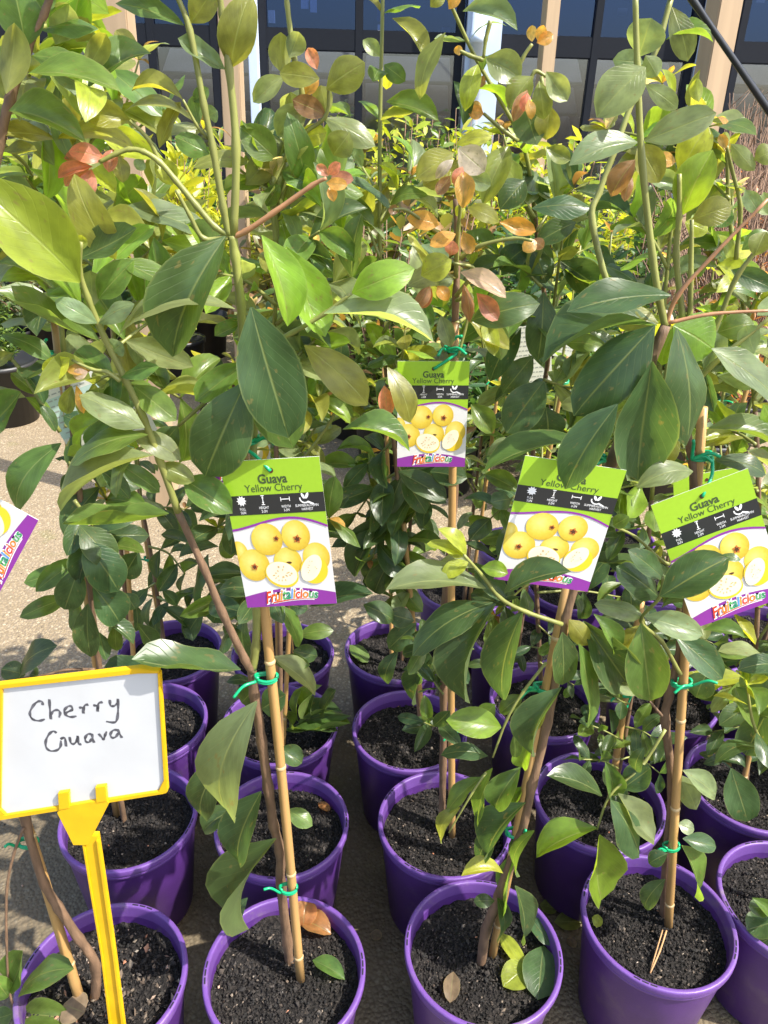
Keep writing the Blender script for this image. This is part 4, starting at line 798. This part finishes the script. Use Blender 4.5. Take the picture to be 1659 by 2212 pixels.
PARTS['card'] = bm_me(bm, M_TWHITE)
PARTS['green_panel'] = flat([(0.0, CH), (0, Vv(arcv(0)))]+arc[1:]+[(1, CH)], Z1, M_TGREEN)
PARTS['purple_line'] = join([flat([arc[i], arc2[i], arc2[i+1], arc[i+1]], Z1*2, M_TPUR) for i in range(18)], 'line')
PARTS['black_band'] = flat([(0, Vv(.345)), (1, Vv(.345)), (1, Vv(.218)), (0, Vv(.218))], Z1*2, M_TBLACK)
PARTS['purple_band'] = flat([(0, 0), (1, 0)]+[(1-i/18, Vv(barc(1-i/18))) for i in range(19)], Z1, M_TPUR)
PARTS['hole'] = flat(ell(.5, Vv(.068), .024, .024), Z1*3, M_CALYX)
PARTS['lettering'] = join([text_me('Guava', .118, .5, Vv(.122), Z1*2, M_TXT, offset=.003), text_me('Yellow Cherry', .098, .5, Vv(.178), Z1*2, M_TXT)], 'lettering')
def bar(x0, y0, x1, y1, t, z=Z1*3, mat=None):
    d = Vector((x1-x0, y1-y0)).normalized(); n = Vector((-d.y, d.x))*t/2
    return flat([(x0-n.x, y0-n.y), (x1-n.x, y1-n.y), (x1+n.x, y1+n.y), (x0+n.x, y0+n.y)], z, mat or M_TXTW)
yI = Vv(.252)
ic = [flat(star(.15, yI, .052, 10, .62, 0), Z1*3, M_TXTW), flat(ell(.15, yI, .036, .036), Z1*3.6, M_TXTW)]
ic += [bar(.37, yI-.04, .37, yI+.04, .008), bar(.352, yI+.042, .388, yI+.042, .007), bar(.352, yI-.042, .388, yI-.042, .007), flat([(.358, yI+.018), (.382, yI+.018), (.37, yI+.036)], Z1*3, M_TXTW), flat([(.37, yI-.036), (.382, yI-.018), (.358, yI-.018)], Z1*3, M_TXTW)]
ic += [bar(.56, yI, .64, yI, .008), bar(.555, yI-.02, .555, yI+.02, .007), bar(.645, yI-.02, .645, yI+.02, .007)]
ic += [bar(.80+.05*math.cos(a), yI+.0+.045*math.sin(a), .80+.05*math.cos(a+.5), yI+.0+.045*math.sin(a+.5), .013) for a in (3.0, 3.5, 4.0, 4.5, 5.0)] + [bar(.83, yI-.035, .885, yI-.06, .018), flat(ell(.785, yI+.02, .014, .03, .5, 10), Z1*3, M_TXTW), flat(ell(.825, yI+.022, .014, .032, -.5, 10), Z1*3, M_TXTW)]
ic += [text_me(s, .036, x, y, Z1*3, M_TXTW, offset=0, sx=.80) for s, x, y in (('FULL', .15, Vv(.305)), ('SUN', .15, Vv(.329)), ('HEIGHT', .37, Vv(.302)), ('2-5M', .37, Vv(.326)), ('WIDTH', .60, Vv(.300)), ('3-5M', .60, Vv(.324)), ('SUMMER/AUTUMN', .815, Vv(.300)), ('HARVEST', .815, Vv(.324)))]
PARTS['care_icons'] = join(ic, 'icons')
fr = [flat(ell(.02, Vv(.60), .10, .12), Z1, M_FR), flat(ell(.84, Vv(.655), .145, .15), Z1, M_FR), flat(ell(.53, Vv(.675), .15, .145), Z1*1.6, M_FR), flat(ell(.165, Vv(.69), .165, .165), Z1*2.2, M_FR), flat(ell(.345, Vv(.515), .165, .16), Z1*2.8, M_FR), flat(ell(.655, Vv(.497), .15, .152), Z1*3.2, M_FR)]
fr += [flat(ell(.80, Vv(.742), .15, .145, .5), Z1*3.6, M_SKIN), flat(ell(.772, Vv(.728), .155, .095, .95), Z1*4.2, M_PULP), flat(ell(.445, Vv(.765), .18, .137, -.25), Z1*3.6, M_SKIN), flat(ell(.445, Vv(.757), .168, .122, -.25), Z1*4.2, M_PULP)]
for cx, cv, r in ((.445, .51, .03), (.665, .52, .042), (.165, .70, .036)):
    fr += [flat(star(cx, Vv(cv), r*1.15, 5, .6, .1), Z1*4.6, M_CALYX2), flat(star(cx, Vv(cv), r*.8, 5, .5, .6), Z1*5, M_CALYX)]
fr += [flat(ell(.54, Vv(.683), .03, .012), Z1*3, M_CALYX)]
rr_ = random.Random(5)
for i in range(22):
    a = rr_.uniform(0, 6.28); r = rr_.uniform(.3, .72); fr.append(flat(ell(.445+.16*r*math.cos(a), Vv(.757)+.105*r*math.sin(a), .012, .006, a, 8), Z1*4.8, M_SEED))
    fr.append(flat(ell(.772+.085*r*math.cos(a), Vv(.728)+.105*r*math.sin(a), .008, .005, a, 8), Z1*4.8, M_PULP if i % 3 else M_SEED))
PARTS['fruit_picture'] = join(fr, 'fruit')
LC = [(.62, .05, .015), (.70, .10, .01), (.78, .20, .01), (.85, .34, .02), (.10, .40, .10), (.02, .28, .14), (.10, .30, .65), (.85, .34, .02), (.66, .06, .03), (.72, .12, .02), (.80, .22, .02), (.10, .35, .12), (.03, .30, .10)]
LM = [simple('logo ink', c, .35) for c in LC]
def logo_layer(z, off, mats):
    cu = bpy.data.curves.new('text', 'FONT'); cu.body = 'Fruitalicious'; cu.size = .15; cu.align_x = 'CENTER'; cu.align_y = 'CENTER'; cu.shear = .25; cu.offset = off; cu.resolution_u = 3; cu.space_character = .98
    for q in mats: cu.materials.append(q)
    for i in range(13): cu.body_format[i].material_index = i if len(mats) > 1 else 0
    o = bpy.data.objects.new('t', cu); C.objects.link(o); bpy.context.view_layer.update()
    me = bpy.data.meshes.new_from_object(o.evaluated_get(bpy.context.evaluated_depsgraph_get())); bpy.data.objects.remove(o); bpy.data.curves.remove(cu)
    w_ = max(abs(v.co.x) for v in me.vertices); k = .30/w_
    for v in me.vertices:
        u = v.co.x/w_; v.co = Vector((.51+v.co.x*k, Vv(.925)+v.co.y*k*(1.25-.22*u)+.018-.028*u*u+.012*u, z))
    return me
def join_keep(meshes, name):
    bm = bmesh.new(); mats = []; me = bpy.data.meshes.new(name)
    for x in meshes:
        off = len(mats); mats += list(x.materials); n0 = len(bm.faces); bm.from_mesh(x); bm.faces.ensure_lookup_table()
        for f in bm.faces[n0:]: f.material_index += off
    bm.to_mesh(me); bm.free()
    for q in mats: me.materials.append(q)
    return me
lg = [logo_layer(Z1*2.2, .016, [M_TXTW]), logo_layer(Z1*3.6, .003, LM)]
for i in range(8):
    a = i/8; b = (i+1)/8; f = lambda t: (.30+.46*t, Vv(.962)-.012+.030*math.sin(t*2.2)); p, q = f(a), f(b)
    lg.append(bar(*p, *q, .030, Z1*1.8, M_TXTW)); lg.append(bar(*p, *q, .011*(1.2-a), Z1*3.2, LM[0]))
PARTS['logo'] = join_keep(lg, 'logo')
def make_tag(TL, TR, BL, d, dtop, label, dr=.0, names=None):
    a = at(TL[0], TL[1], d); b = at(TR[0], TR[1], d+dr); c = at(BL[0], BL[1], d+dtop)
    x = b-a; W = x.length; x.normalize(); y = (a-c); y = (y-x*y.dot(x)); H = y.length; y.normalize(); z = x.cross(y)
    mt = Matrix((x*W, y*(H/CH), z*W)).transposed().to_4x4(); c0 = (b+c)/2-x*W*.5-y*H*.5; mt.translation = c0
    e = empty('fruit_tag', c0+x*W*.5, label, 'plant tag', 'printed fruit tags')
    for k, me in PARTS.items(): mesh_obj(k, me, e, mt)
    return mt
T2 = make_tag((488, 997), (704, 985), (522, 1313), .705, .01, 'upright yellow guava tag on the tall forked plant')
T3 = make_tag((1129, 983), (1348, 1015), (1072, 1251), .748, .0, 'yellow guava tag crossed by a drooping leaf tip')
T4 = make_tag((1397, 1095), (1606, 1015), (1509, 1354), .80, -.01, 'sharply tilted yellow guava tag on the straight stake')
T5 = make_tag((862, 780), (1018, 780), (855, 1008), 1.00, .0, 'squarely hung smaller-looking yellow guava tag high on its stake')
T1 = make_tag((-262, 1123), (-176, 923), (-34, 1341), .69, .0, 'steeply turned yellow guava tag beside the leaning bare plant')
T6 = make_tag((440, 815), (592, 822), (432, 1040), 1.2, 0, 'yellow guava tag mostly hidden behind the big dark leaves')
T7 = make_tag((1445, 1035), (1590, 1010), (1470, 1240), 1.10, 0, 'yellow guava tag hidden behind the tilted one')
hole = lambda mt: mt @ Vector((.5, Vv(.068), .02))
def hang(k, py, mt, label):
    B, T = SK[k]; h = hole(mt)
    def ypx(P):
        v = P-CAM; return CY-FPX*v.dot(UP)/v.dot(FWD)
    t = min(range(201), key=lambda i: abs(ypx(B.lerp(T, i/200))-py))/200
    tie(B.lerp(T, t), T-B, label, rx=.013, tails=4, drop=h)
hang('a2', 950, T2, 'green tie holding the upright fruit tag'); hang('a4', 985, T4, 'green tie holding the sharply tilted tag'); hang('b3', 750, T5, 'green tie holding the squarely hung tag')
e3_ = at(1285, 985, .785); tie(e3_, Vector((.2, 0, 1)), 'green tie behind the leaf over the crossed tag', drop=hole(T3))
# back sides of other cards
M_GREYT = simple('grey small print', (.30, .32, .30), .5); M_CARE = simple('care card', (.62, .62, .56), .5, .05, 20); M_CARE2 = simple('care card aqua', (.42, .55, .50), .5, .05, 20)
def care_card(TL, TR, BL, d, label, aqua=False):
    a = at(*TL, d); b = at(*TR, d); c = at(*BL, d); x = b-a; W = x.length; x.normalize(); y = a-c; y = y-x*y.dot(x); H = y.length; y.normalize(); z = x.cross(y)
    mt = Matrix((x*W, y*(H/CH), z*W)).transposed().to_4x4(); mt.translation = a-y*H
    e = empty('care_card', a+x*W*.5-y*H, label, 'plant tag', 'care cards')
    mesh_obj('card', PARTS['card'].copy(), e, mt).data.materials[0] = M_CARE
    if aqua: mesh_obj('aqua_panel', flat([(0, .3), (1, .3), (1, 1.0), (0, 1.0)], Z1, M_CARE2), e, mt)
    rr = random.Random(label); L = []
    for i in range(13):
        y0 = CH-.12-i*.095; xx = .1
        while xx < .55+.3*rr.random():
            ww = rr.uniform(.03, .10); L.append(flat([(xx, y0), (xx+ww, y0), (xx+ww, y0+.022), (xx, y0+.022)], Z1*2, M_GREYT)); xx += ww+.03
    mesh_obj('small_print', join(L, 'print'), e, mt)
care_card((57, 815), (180, 768), (140, 990), 1.02, 'turned-over care card beside the stake behind the board', True)
care_card((155, 900), (300, 850), (180, 1000), 1.12, 'pale care card half hidden by leaves above the board')
care_card((1100, 700), (1190, 690), (1085, 850), 1.5, 'grey care card hanging among dark hanging leaves')
care_card((1215, 665), (1280, 672), (1210, 770), 1.7, 'small pale care card beside a green tie')
# ------------------------------------------------------------------ handwritten sign
sb = on(264, 2256, ZS); P0 = Vector((sb.x, sb.y, ZS)); nS = Vector((-.03, -.99, .05)).normalized()
def SP(px, py, off=0): return onplane(px, py, P0, nS)+nS*off
def zp(x, y): return x*.2315, 1399+y*.2315
def prism_me(px, off0, off1, mat, zoom=True):
    bot = [SP(*(zp(*p) if zoom else p), off0) for p in px]; top = [SP(*(zp(*p) if zoom else p), off0)+nS*(off1-off0) for p in px]; n = len(px)
    me = me_from(bot+top, [tuple(range(n))[::-1], tuple(range(n, 2*n))]+[(i, (i+1) % n, n+(i+1) % n, n+i) for i in range(n)], mat, False)
    bm = bmesh.new(); bm.from_mesh(me); bmesh.ops.recalc_face_normals(bm, faces=bm.faces[:])
    bmesh.ops.bevel(bm, geom=bm.edges[:], offset=.0006, segments=2, affect='EDGES', clamp_overlap=True)
    bm.to_mesh(me); bm.free(); return me
sg = empty('handwritten_sign', P0, 'white board in yellow plastic frame reading Cherry Guava', 'sign')
mesh_obj('board', prism_me([(20, 350), (1492, 195), (1543, 1215), (1490, 1310), (75, 1530), (5, 1460)], .0005, .003, M_BOARD), sg)
OUT = [(-25, 325), (1300, 166), (1495, 168), (1560, 1040), (1575, 1315), (1550, 1332), (-35, 1585)]; INN = [(48, 362), (1300, 215), (1490, 200), (1540, 1040), (1540, 1195), (1485, 1305), (78, 1528), (30, 1470)]
for nm, q in (('frame_edge', [(-30, 322), (1310, 163), (1500, 190), (1492, 212), (1300, 214), (-30, 364)]), ('frame_edge', [(1484, 212), (1506, 212), (1576, 1312), (1553, 1330), (1490, 1308), (1540, 1205)]), ('frame_edge', [(1490, 1308), (1553, 1330), (-40, 1588), (-40, 1530), (78, 1526)]), ('frame_edge', [(-40, 366), (46, 356), (28, 1475), (78, 1524), (-40, 1540)])):
    mesh_obj(nm, prism_me(q, -.002, .0062, M_YEL), sg)
mesh_obj('back_plate', prism_me([(-20, 335), (1490, 180), (1560, 1310), (-30, 1570)], -.0035, -.0021, M_YEL), sg)
mesh_obj('clip', prism_me([(566, 1312), (668, 1296), (675, 1450), (575, 1468)], .003, .0085, M_YEL), sg)
mesh_obj('clip', prism_me([(912, 1256), (1010, 1242), (1022, 1385), (922, 1402)], .003, .0085, M_YEL), sg)
mesh_obj('bracket', prism_me([(555, 1500), (600, 1440), (1018, 1372), (1040, 1405), (840, 1800), (705, 1800)], -.001, .0075, M_YEL), sg)
sx = lambda y: (y-1805)/(2212-1805)
mesh_obj('sign_stake', prism_me([(181, 1800), (213, 1800), (228, 1900), (250, 2055), (278, 2275), (248, 2275), (222, 2055), (196, 1900)], -.004, .004, M_YEL, False), sg)
mesh_obj('stake_rib', prism_me([(212, 1806), (218, 1806), (232, 1900), (253, 2055), (282, 2275), (274, 2275), (247, 2055), (225, 1900)], .004, .0075, M_YEL, False), sg)
mesh_obj('stake_rib', prism_me([(180, 1806), (185, 1806), (200, 1900), (226, 2055), (252, 2275), (246, 2275), (221, 2055), (195, 1900)], .004, .0065, M_YEL, False), sg)
ST = [[(410, 520), (405, 488), (370, 485), (330, 515), (295, 575), (295, 620), (325, 655), (380, 665), (430, 650)], [(472, 465), (478, 560), (487, 652)], [(485, 610), (510, 575), (550, 565), (572, 590), (563, 635)],
 [(610, 598), (650, 580), (685, 560), (675, 530), (640, 535), (612, 570), (625, 610), (670, 630), (725, 622)], [(748, 545), (780, 545), (790, 598)], [(788, 575), (800, 525), (835, 512)], [(880, 520), (915, 530), (922, 580)], [(922, 560), (930, 505), (968, 490)],
 [(1035, 470), (1040, 520), (1070, 528), (1105, 505)], [(1110, 460), (1112, 560), (1102, 650), (1075, 680), (1000, 672)],
 [(540, 780), (510, 762), (470, 790), (440, 850), (442, 910), (480, 945), (540, 940), (575, 905), (580, 850)], [(575, 835), (615, 825), (628, 905)], [(660, 815), (672, 870), (700, 880), (728, 850), (735, 805)], [(735, 805), (745, 880), (770, 882)],
 [(865, 790), (830, 790), (805, 825), (815, 860), (845, 862), (868, 830)], [(868, 785), (875, 830), (888, 870)], [(930, 785), (960, 820), (978, 838), (990, 800), (1005, 765)], [(1105, 750), (1065, 755), (1040, 790), (1055, 822), (1090, 815), (1112, 780)], [(1105, 742), (1128, 790), (1148, 825)]]
for s_ in ST:
    P3 = [SP(*zp(*p), .0032) for p in s_]; q, _r = catmull(P3, [1]*len(P3), 5); V, F = [], []
    for i, p in enumerate(q):
        t = (q[min(i+1, len(q)-1)]-q[max(i-1, 0)]).normalized(); sd = t.cross(nS)*(.0011+.0003*math.sin(i*.9))*1.25; V += [p-sd, p+sd]
    for i in range(len(q)-1): F.append((2*i, 2*i+1, 2*i+3, 2*i+2))
    mesh_obj('pen_stroke', me_from(V, F, M_INK, False), sg)
# ------------------------------------------------------------------ loose things lying about
def fallen(name, base, tip, wd, code, label, n=Vector((0, -.1, 1)), variant=1, cat='leaf'):
    e = empty(name, base, label, cat); rr = random.Random(label); o = put_leaf(e, base, tip, wd, n, code, rr, variant, 'blade'); return e
COL['K'] = (.36, .17, .06); COL['T'] = (.27, .20, .13)
def fl(r, x0, y0, x1, y1, w_, code, label, z=None, zt=None, **kw):
    z = ZS+.008 if z is None else z; a = on(*rp(r, x0, y0), z); b = on(*rp(r, x1, y1), zt if zt is not None else z); mp = (a-CAM).length/FPX; fallen('fallen_leaf', a, b, w_/2*mp*1.1, code, label, **kw)
fl(7, 1330, 560, 1310, 690, 90, 'K', 'curled brown dead leaf hanging inside the rim behind the low green tie', zt=ZS+.012, z=PH-.005, variant=7)
fl(7, 1300, 660, 1430, 720, 80, 'K', 'curled brown dead leaf lying flat near the jointed stake', variant=6)
fl(7, 1330, 600, 1410, 650, 70, 'T', 'dull brown leaf scrap against the pot wall', z=ZS+.02, zt=ZS+.006)
fl(7, 1350, 830, 1490, 915, 60, 'M', 'small green fallen leaf beside the jointed stake', variant=2)
fl(7, 1375, 150, 1425, 185, 34, 'K', 'tiny reddish fallen leaf on the mix behind the jointed stake')
fl(8, 500, 712, 604, 868, 56, 'Y', 'narrow yellow-green fallen leaf on the mix')
fl(8, 640, 850, 514, 945, 96, 'Y', 'round yellow-green fallen leaf on the mix', variant=1)
fl(8, 690, 768, 664, 1003, 124, 'D', 'dark green fallen leaf with soil crumbs on it', z=ZS+.014, zt=ZS+.008)
fl(8, 630, 640, 716, 768, 60, 'D', 'dark green fallen leaf leaning on the pot wall', z=PH-.01, zt=ZS+.02)
fl(8, 300, 880, 285, 1015, 56, 'T', 'weathered grey-brown bark flake on the mix')
fl(8, 672, 590, 750, 612, 56, 'O', 'pale fallen leaf on the ground between two pots', z=.006)
fl(8, 735, 665, 852, 668, 66, 'O', 'larger pale fallen leaf on the ground against a pot', z=.006)
fl(8, 790, 735, 830, 775, 30, 'T', 'small brown leaf scrap on the ground', z=.005)
fl(7, 1600, 715, 1650, 730, 40, 'T', 'brown dead leaf scrap on the dark ground beside the pot', z=.005)
fl(7, 275, 1020, 365, 1060, 100, 'T', 'large brown dead leaf at the foot of the sign stake')
fl(5, 1510, 575, 1590, 650, 64, 'M', 'green fallen leaf lying on the mix beside the ground strip', z=ZS+.03, zt=ZS+.008)
fl(8, 925, 632, 918, 690, 36, 'Y', 'small curled yellow leaf at the pot edge', z=ZS+.015)
tw0, tw1 = on(*rp(8, 1220, 703), ZS+.012), on(*rp(8, 1150, 886), ZS+.008)
e = empty('dry_stick', tw0, 'thin dry split stick lying on the mix below the straight stake', 'stick')
M_DRY = simple('dry stick', (.42, .24, .11), .7, .2)
tube('strand', [tw0, tw0.lerp(tw1, .5)+Vector((.002, 0, .002)), tw1], [.0016, .0013], M_DRY, e, 6); tube('strand', [tw0+Vector((-.006, .001, 0)), tw0.lerp(tw1, .6)+Vector((-.003, 0, 0)), tw1], [.0012, .001], M_DRY, e, 6)
rg = random.Random(77); V, F = [], []
for i in range(1400):
    p = Vector((rg.uniform(-1.3, 1.2), rg.uniform(.45, 3.2), .002)); s = rg.uniform(.0012, .0036); lump(V, F, p, (s, s*.8, s*.5), rg)
gp = mesh_obj('loose_grit', me_from(V, F, M_CHIP, False)); tag(gp, 'loose grit and small pebbles scattered over the concrete', 'grit', kind='stuff')
# ------------------------------------------------------------------ potted shrubs further back
M_BLACKPOT = simple('black plastic', (.022, .022, .024), .45, .15, 20)
V, F = lathe([(0, .003), (.115, .003), (.14, .25), (.148, .25), (.148, .272), (.140, .272), (.134, .235), (0, .232)], 32); ME_BPOT = me_from(V, F, M_BLACKPOT)
PAL = {'lime': [(0, (.18, .26, .025)), (.5, (.30, .37, .03)), (1, (.45, .45, .07))], 'yellow': [(0, (.26, .33, .03)), (.5, (.38, .41, .035)), (1, (.50, .49, .08))],
       'dark': [(0, (.025, .07, .022)), (.5, (.045, .11, .028)), (1, (.09, .17, .035))], 'mid': [(0, (.05, .10, .025)), (.5, (.09, .16, .03)), (1, (.17, .24, .05))],
       'grey': [(0, (.08, .12, .06)), (.6, (.13, .17, .09)), (1, (.24, .27, .17))], 'red': [(0, (.20, .08, .04)), (.5, (.42, .12, .04)), (1, (.45, .24, .10))], 'olive': [(0, (.09, .10, .03)), (.6, (.15, .16, .04)), (1, (.30, .16, .05))]}
M_FOL = {k: leaf_material('foliage '+k, True, v, .42, .36) for k, v in PAL.items()}
M_TWIG = simple('twigs', (.20, .12, .075), .8, .3, 60)
def foliage(seed, n, R, H0, H1, L, wr, mat, up=.3):
    rr = random.Random(seed); V, F = [], []; tips = []
    nst = max(8, n//14)
    for s in range(nst):
        a = rr.uniform(0, 6.28); q = math.sqrt(rr.random())*R; hh = H0+(H1-H0)*rr.uniform(.35, 1)*(1-.35*(q/R)**2); top = Vector((q*math.cos(a), q*math.sin(a), hh)); tips.append(top)
        for j in range(n//nst):
            t = rr.uniform(.0, 1)**.6; p = Vector((top.x*(.35+.65*t), top.y*(.35+.65*t), H0+(top.z-H0)*t)); az = rr.uniform(0, 6.28); v = Vector((math.cos(az), math.sin(az), rr.uniform(-.5, 1)+up)).normalized(); l = L*rr.uniform(.6, 1.25)
            nn = Vector((rr.gauss(0, .5), rr.gauss(0, .5), 1)); nn = (nn-v*nn.dot(v)).normalized(); sd = v.cross(nn)*l*wr*.5; b = len(V)
            V += [p, p+v*l*.3+sd*.8+nn*l*.04, p+v*l*.3-sd*.8+nn*l*.04, p+v*l*.3+nn*l*.0, p+v*l*.68+sd*.85+nn*l*.03, p+v*l*.68-sd*.85+nn*l*.03, p+v*l*.7-nn*l*.02, p+v*l-nn*l*.06]
            F += [(b, b+1, b+3), (b, b+3, b+2), (b+1, b+4, b+6, b+3), (b+3, b+6, b+5, b+2), (b+4, b+7, b+6), (b+6, b+7, b+5)]
    me = me_from(V, F, mat, True); V, F = [], []
    for tp in tips[:26]: tube_data([Vector((tp.x*.1, tp.y*.1, .2)), Vector((tp.x*.6, tp.y*.6, H0+(tp.z-H0)*.5)), tp], [.006, .004, .002], 5, V, F)
    return me, me_from(V, F, M_TWIG)
FOL = {'lime': [foliage(101, 900, .30, .30, 1.15, .075, .38, M_FOL['lime']), foliage(102, 800, .26, .30, 1.05, .07, .42, M_FOL['lime'])],
       'yellow': [foliage(103, 520, .20, .5, 1.38, .11, .36, M_FOL['yellow'], .8)],
       'dark': [foliage(104, 900, .34, .28, 1.05, .10, .30, M_FOL['dark']), foliage(105, 1000, .32, .26, 1.15, .085, .36, M_FOL['dark'])],
       'mid': [foliage(106, 900, .30, .28, 1.15, .075, .40, M_FOL['mid']), foliage(107, 1000, .28, .28, 1.3, .06, .5, M_FOL['mid'])],
       'grey': [foliage(108, 1400, .32, .28, 1.1, .04, .45, M_FOL['grey'])], 'red': [foliage(109, 420, .30, .3, 1.2, .045, .35, M_FOL['red'], .6)],
       'olive': [foliage(110, 520, .26, .35, 1.35, .09, .45, M_FOL['olive']), foliage(111, 520, .24, .4, 1.25, .085, .46, M_FOL['olive'])]}
def twiggy(seed, R, H):
    rr = random.Random(seed); V, F = [], []
    for i in range(130):
        a = rr.uniform(0, 6.28); q = rr.random()*R; b = Vector((rr.gauss(0, .03), rr.gauss(0, .03), .22)); t = Vector((q*math.cos(a), q*math.sin(a), rr.uniform(.5, 1)*H)); m_ = b.lerp(t, .5)+Vector((rr.gauss(0, .03), rr.gauss(0, .03), .05))
        tube_data([b, m_, t], [.004, .0028, .0014], 4, V, F)
        for j in range(4):
            s = m_.lerp(t, rr.random()); tube_data([s, s+Vector((rr.gauss(0, .06), rr.gauss(0, .06), rr.uniform(.02, .1)))], [.0016, .0008], 4, V, F)
    return me_from(V, F, M_TWIG)
TWIG = [twiggy(s, .38, 1.25) for s in (1, 2)]
DESC = {'lime': 'lime green leafy shrub', 'yellow': 'bright yellow-leaved upright shrub', 'dark': 'dark glossy-leaved shrub', 'mid': 'mid green leafy shrub', 'grey': 'fine grey-green small-leaved shrub', 'red': 'twiggy shrub with rust-red leaves', 'olive': 'olive and bronze leaved sapling'}
def shrub(kind, x, y, s, place, sz=None):
    rr = random.Random(str((x, y))); e = empty('potted_shrub', (x, y, 0), '%s in black pot %s' % (DESC[kind], place), 'shrub', 'potted shrubs further back')
    mt = Matrix.Translation((x, y, 0)) @ Matrix.Rotation(rr.uniform(0, 6.28), 4, 'Z'); mesh_obj('pot', ME_BPOT, e, mt)
    fo, tw = rr.choice(FOL[kind]); ms = mt @ Matrix.Diagonal((s*1.08, s*1.08, (sz or s)*(1.14 if kind in ('lime', 'mid', 'red') and y > 3.4 else 1.0), 1)); c = mesh_obj('foliage', fo, e, ms); c['kind'] = 'stuff'
    mesh_obj('stems', TWIG[rr.randrange(2)] if kind == 'red' else tw, e, ms)
def px_shrub(kind, px, d, s, place, py=400, sz=None): shrub(kind, at(px, py, d).x, d, s, place, sz)
px_shrub('yellow', 355, 4.3, 1.02, 'standing between the two timber posts', sz=1.0)
px_shrub('lime', 240, 4.6, 1.1, 'between the first timber post and the glass'); px_shrub('lime', 640, 4.2, 1.1, 'between second post and bare pale stem'); px_shrub('lime', 860, 5.0, 1.15, 'behind the bare pale stem near the glass'); px_shrub('red', 1655, 3.0, 1.12, 'nearest the black pole');  px_shrub('yellow', 420, 4.9, .95, 'behind the other yellow shrub between the timber posts')
px_shrub('grey', 40, 4.6, 1.0, 'in the back rows beside the first timber post'); px_shrub('grey', 130, 5.3, 1.05, 'farther back beside the first timber post')
px_shrub('lime', 190, 6.4, 1.0, 'close to the glass beside the first timber post'); px_shrub('mid', 60, 6.6, 1.1, 'close to the glass at the open ground')
px_shrub('dark', -60, 5.6, 1.1, 'at the edge of the open ground'); px_shrub('dark', 290, 6.2, 1.0, 'behind the yellow shrubs')
px_shrub('mid', 470, 5.6, 1.05, 'behind the second timber post'); px_shrub('lime', 560, 4.4, 1.0, 'beside the second timber post'); px_shrub('olive', 610, 3.7, 1.05, 'next to the second timber post')
px_shrub('mid', 680, 4.9, 1.12, 'behind the bare pale stem'); px_shrub('lime', 760, 5.8, 1.1, 'under the dark glass behind the bare pale stem'); px_shrub('olive', 770, 3.6, 1.1, 'just behind the bare pale stem'); px_shrub('dark', 850, 4.4, 1.1, 'a little beyond the bare pale stem')
px_shrub('mid', 905, 5.3, 1.1, 'in front of the column downpipe'); px_shrub('lime', 1010, 5.9, 1.1, 'under the column downpipe'); px_shrub('olive', 960, 3.5, 1.02, 'behind the orange-tipped guava'); px_shrub('lime', 1090, 4.9, 1.12, 'between downpipe and slim post')
px_shrub('dark', 1160, 3.5, .96, 'with its pot showing beyond the guava files'); px_shrub('dark', 1270, 3.7, 1.0, 'near the slim post beyond the guava files'); px_shrub('lime', 1220, 4.6, 1.08, 'around the foot of the slim post'); px_shrub('lime', 1310, 5.2, 1.05, 'behind the slim post')
px_shrub('dark', 1130, 4.2, .98, 'second beyond the guava files'); px_shrub('grey', 1330, 6.4, 1.15, 'close to the glass beside the broad post'); px_shrub('mid', 1440, 5.6, 1.05, 'behind the broad post'); px_shrub('grey', 1440, 6.9, 1.1, 'against the glass behind the broad post')
px_shrub('dark', 1400, 3.9, .95, 'in front of the broad post'); px_shrub('mid', 1480, 3.2, .85, 'at the foot of the broad post')
px_shrub('red', 1640, 4.1, 1.12, 'beside the black pole'); px_shrub('red', 1700, 3.5, 1.08, 'under the black pole'); px_shrub('red', 1600, 4.9, 1.1, 'behind the black pole'); px_shrub('mid', 1620, 5.8, 1.0, 'behind the rusty twigs'); px_shrub('olive', 1560, 3.0, .75, 'beside the rusty twigs')
px_shrub('dark', 1000, 3.0, .78, 'low beside the guava files'); px_shrub('dark', 1330, 2.9, .8, 'low behind the guava files'); px_shrub('mid', 700, 6.9, 1.15, 'against the glass behind the tall stems'); px_shrub('dark', 590, 6.8, 1.1, 'against the glass behind the second post'); px_shrub('lime', 1180, 6.9, 1.1, 'against the glass beside the downpipe')
px_shrub('mid', 980, 7.2, 1.2, 'against the glass under the downpipe'); px_shrub('dark', 380, 7.2, 1.1, 'against the glass behind the yellow shrubs')
px_shrub('mid', 850, 3.2, .9, 'low just behind the bare pale stem')
# nursery tubs on the open ground
def weed_pot(px, py, label, s=1.0, kind='mid', h=.35):
    p = on(px, py, 0); e = empty('weedy_tub', (p.x, p.y, 0), label, 'plant pot', 'black tubs on the open ground'); mt = Matrix.Translation((p.x, p.y, 0)) @ Matrix.Diagonal((s, s, s*.9, 1)); mesh_obj('tub', ME_BPOT, e, mt)
    c = mesh_obj('foliage', FOL[kind][0][0], e, Matrix.Translation((p.x, p.y, .12*s)) @ Matrix.Diagonal((s*.42, s*.42, s*h, 1))); c['kind'] = 'stuff'
weed_pot(20, 905, 'black tub with pale weeds on the open ground', 1.25); weed_pot(-60, 860, 'black tub partly out on the open ground', 1.2, 'lime'); weed_pot(30, 800, 'smaller black tub with weeds farther along the open ground', 1.0); weed_pot(90, 760, 'black tub under the orange flag of colour', .9, 'grey')
weed_pot(1050, 985, 'black tub beyond the squarely hung tag', .95, 'dark', .3)
weed_pot(1190, 930, 'black tub beyond the guava files', .95, 'dark', .4)
for o in C.objects:
    if o.parent is None and o.type == 'EMPTY' and not o.children: print('childless', o.name)
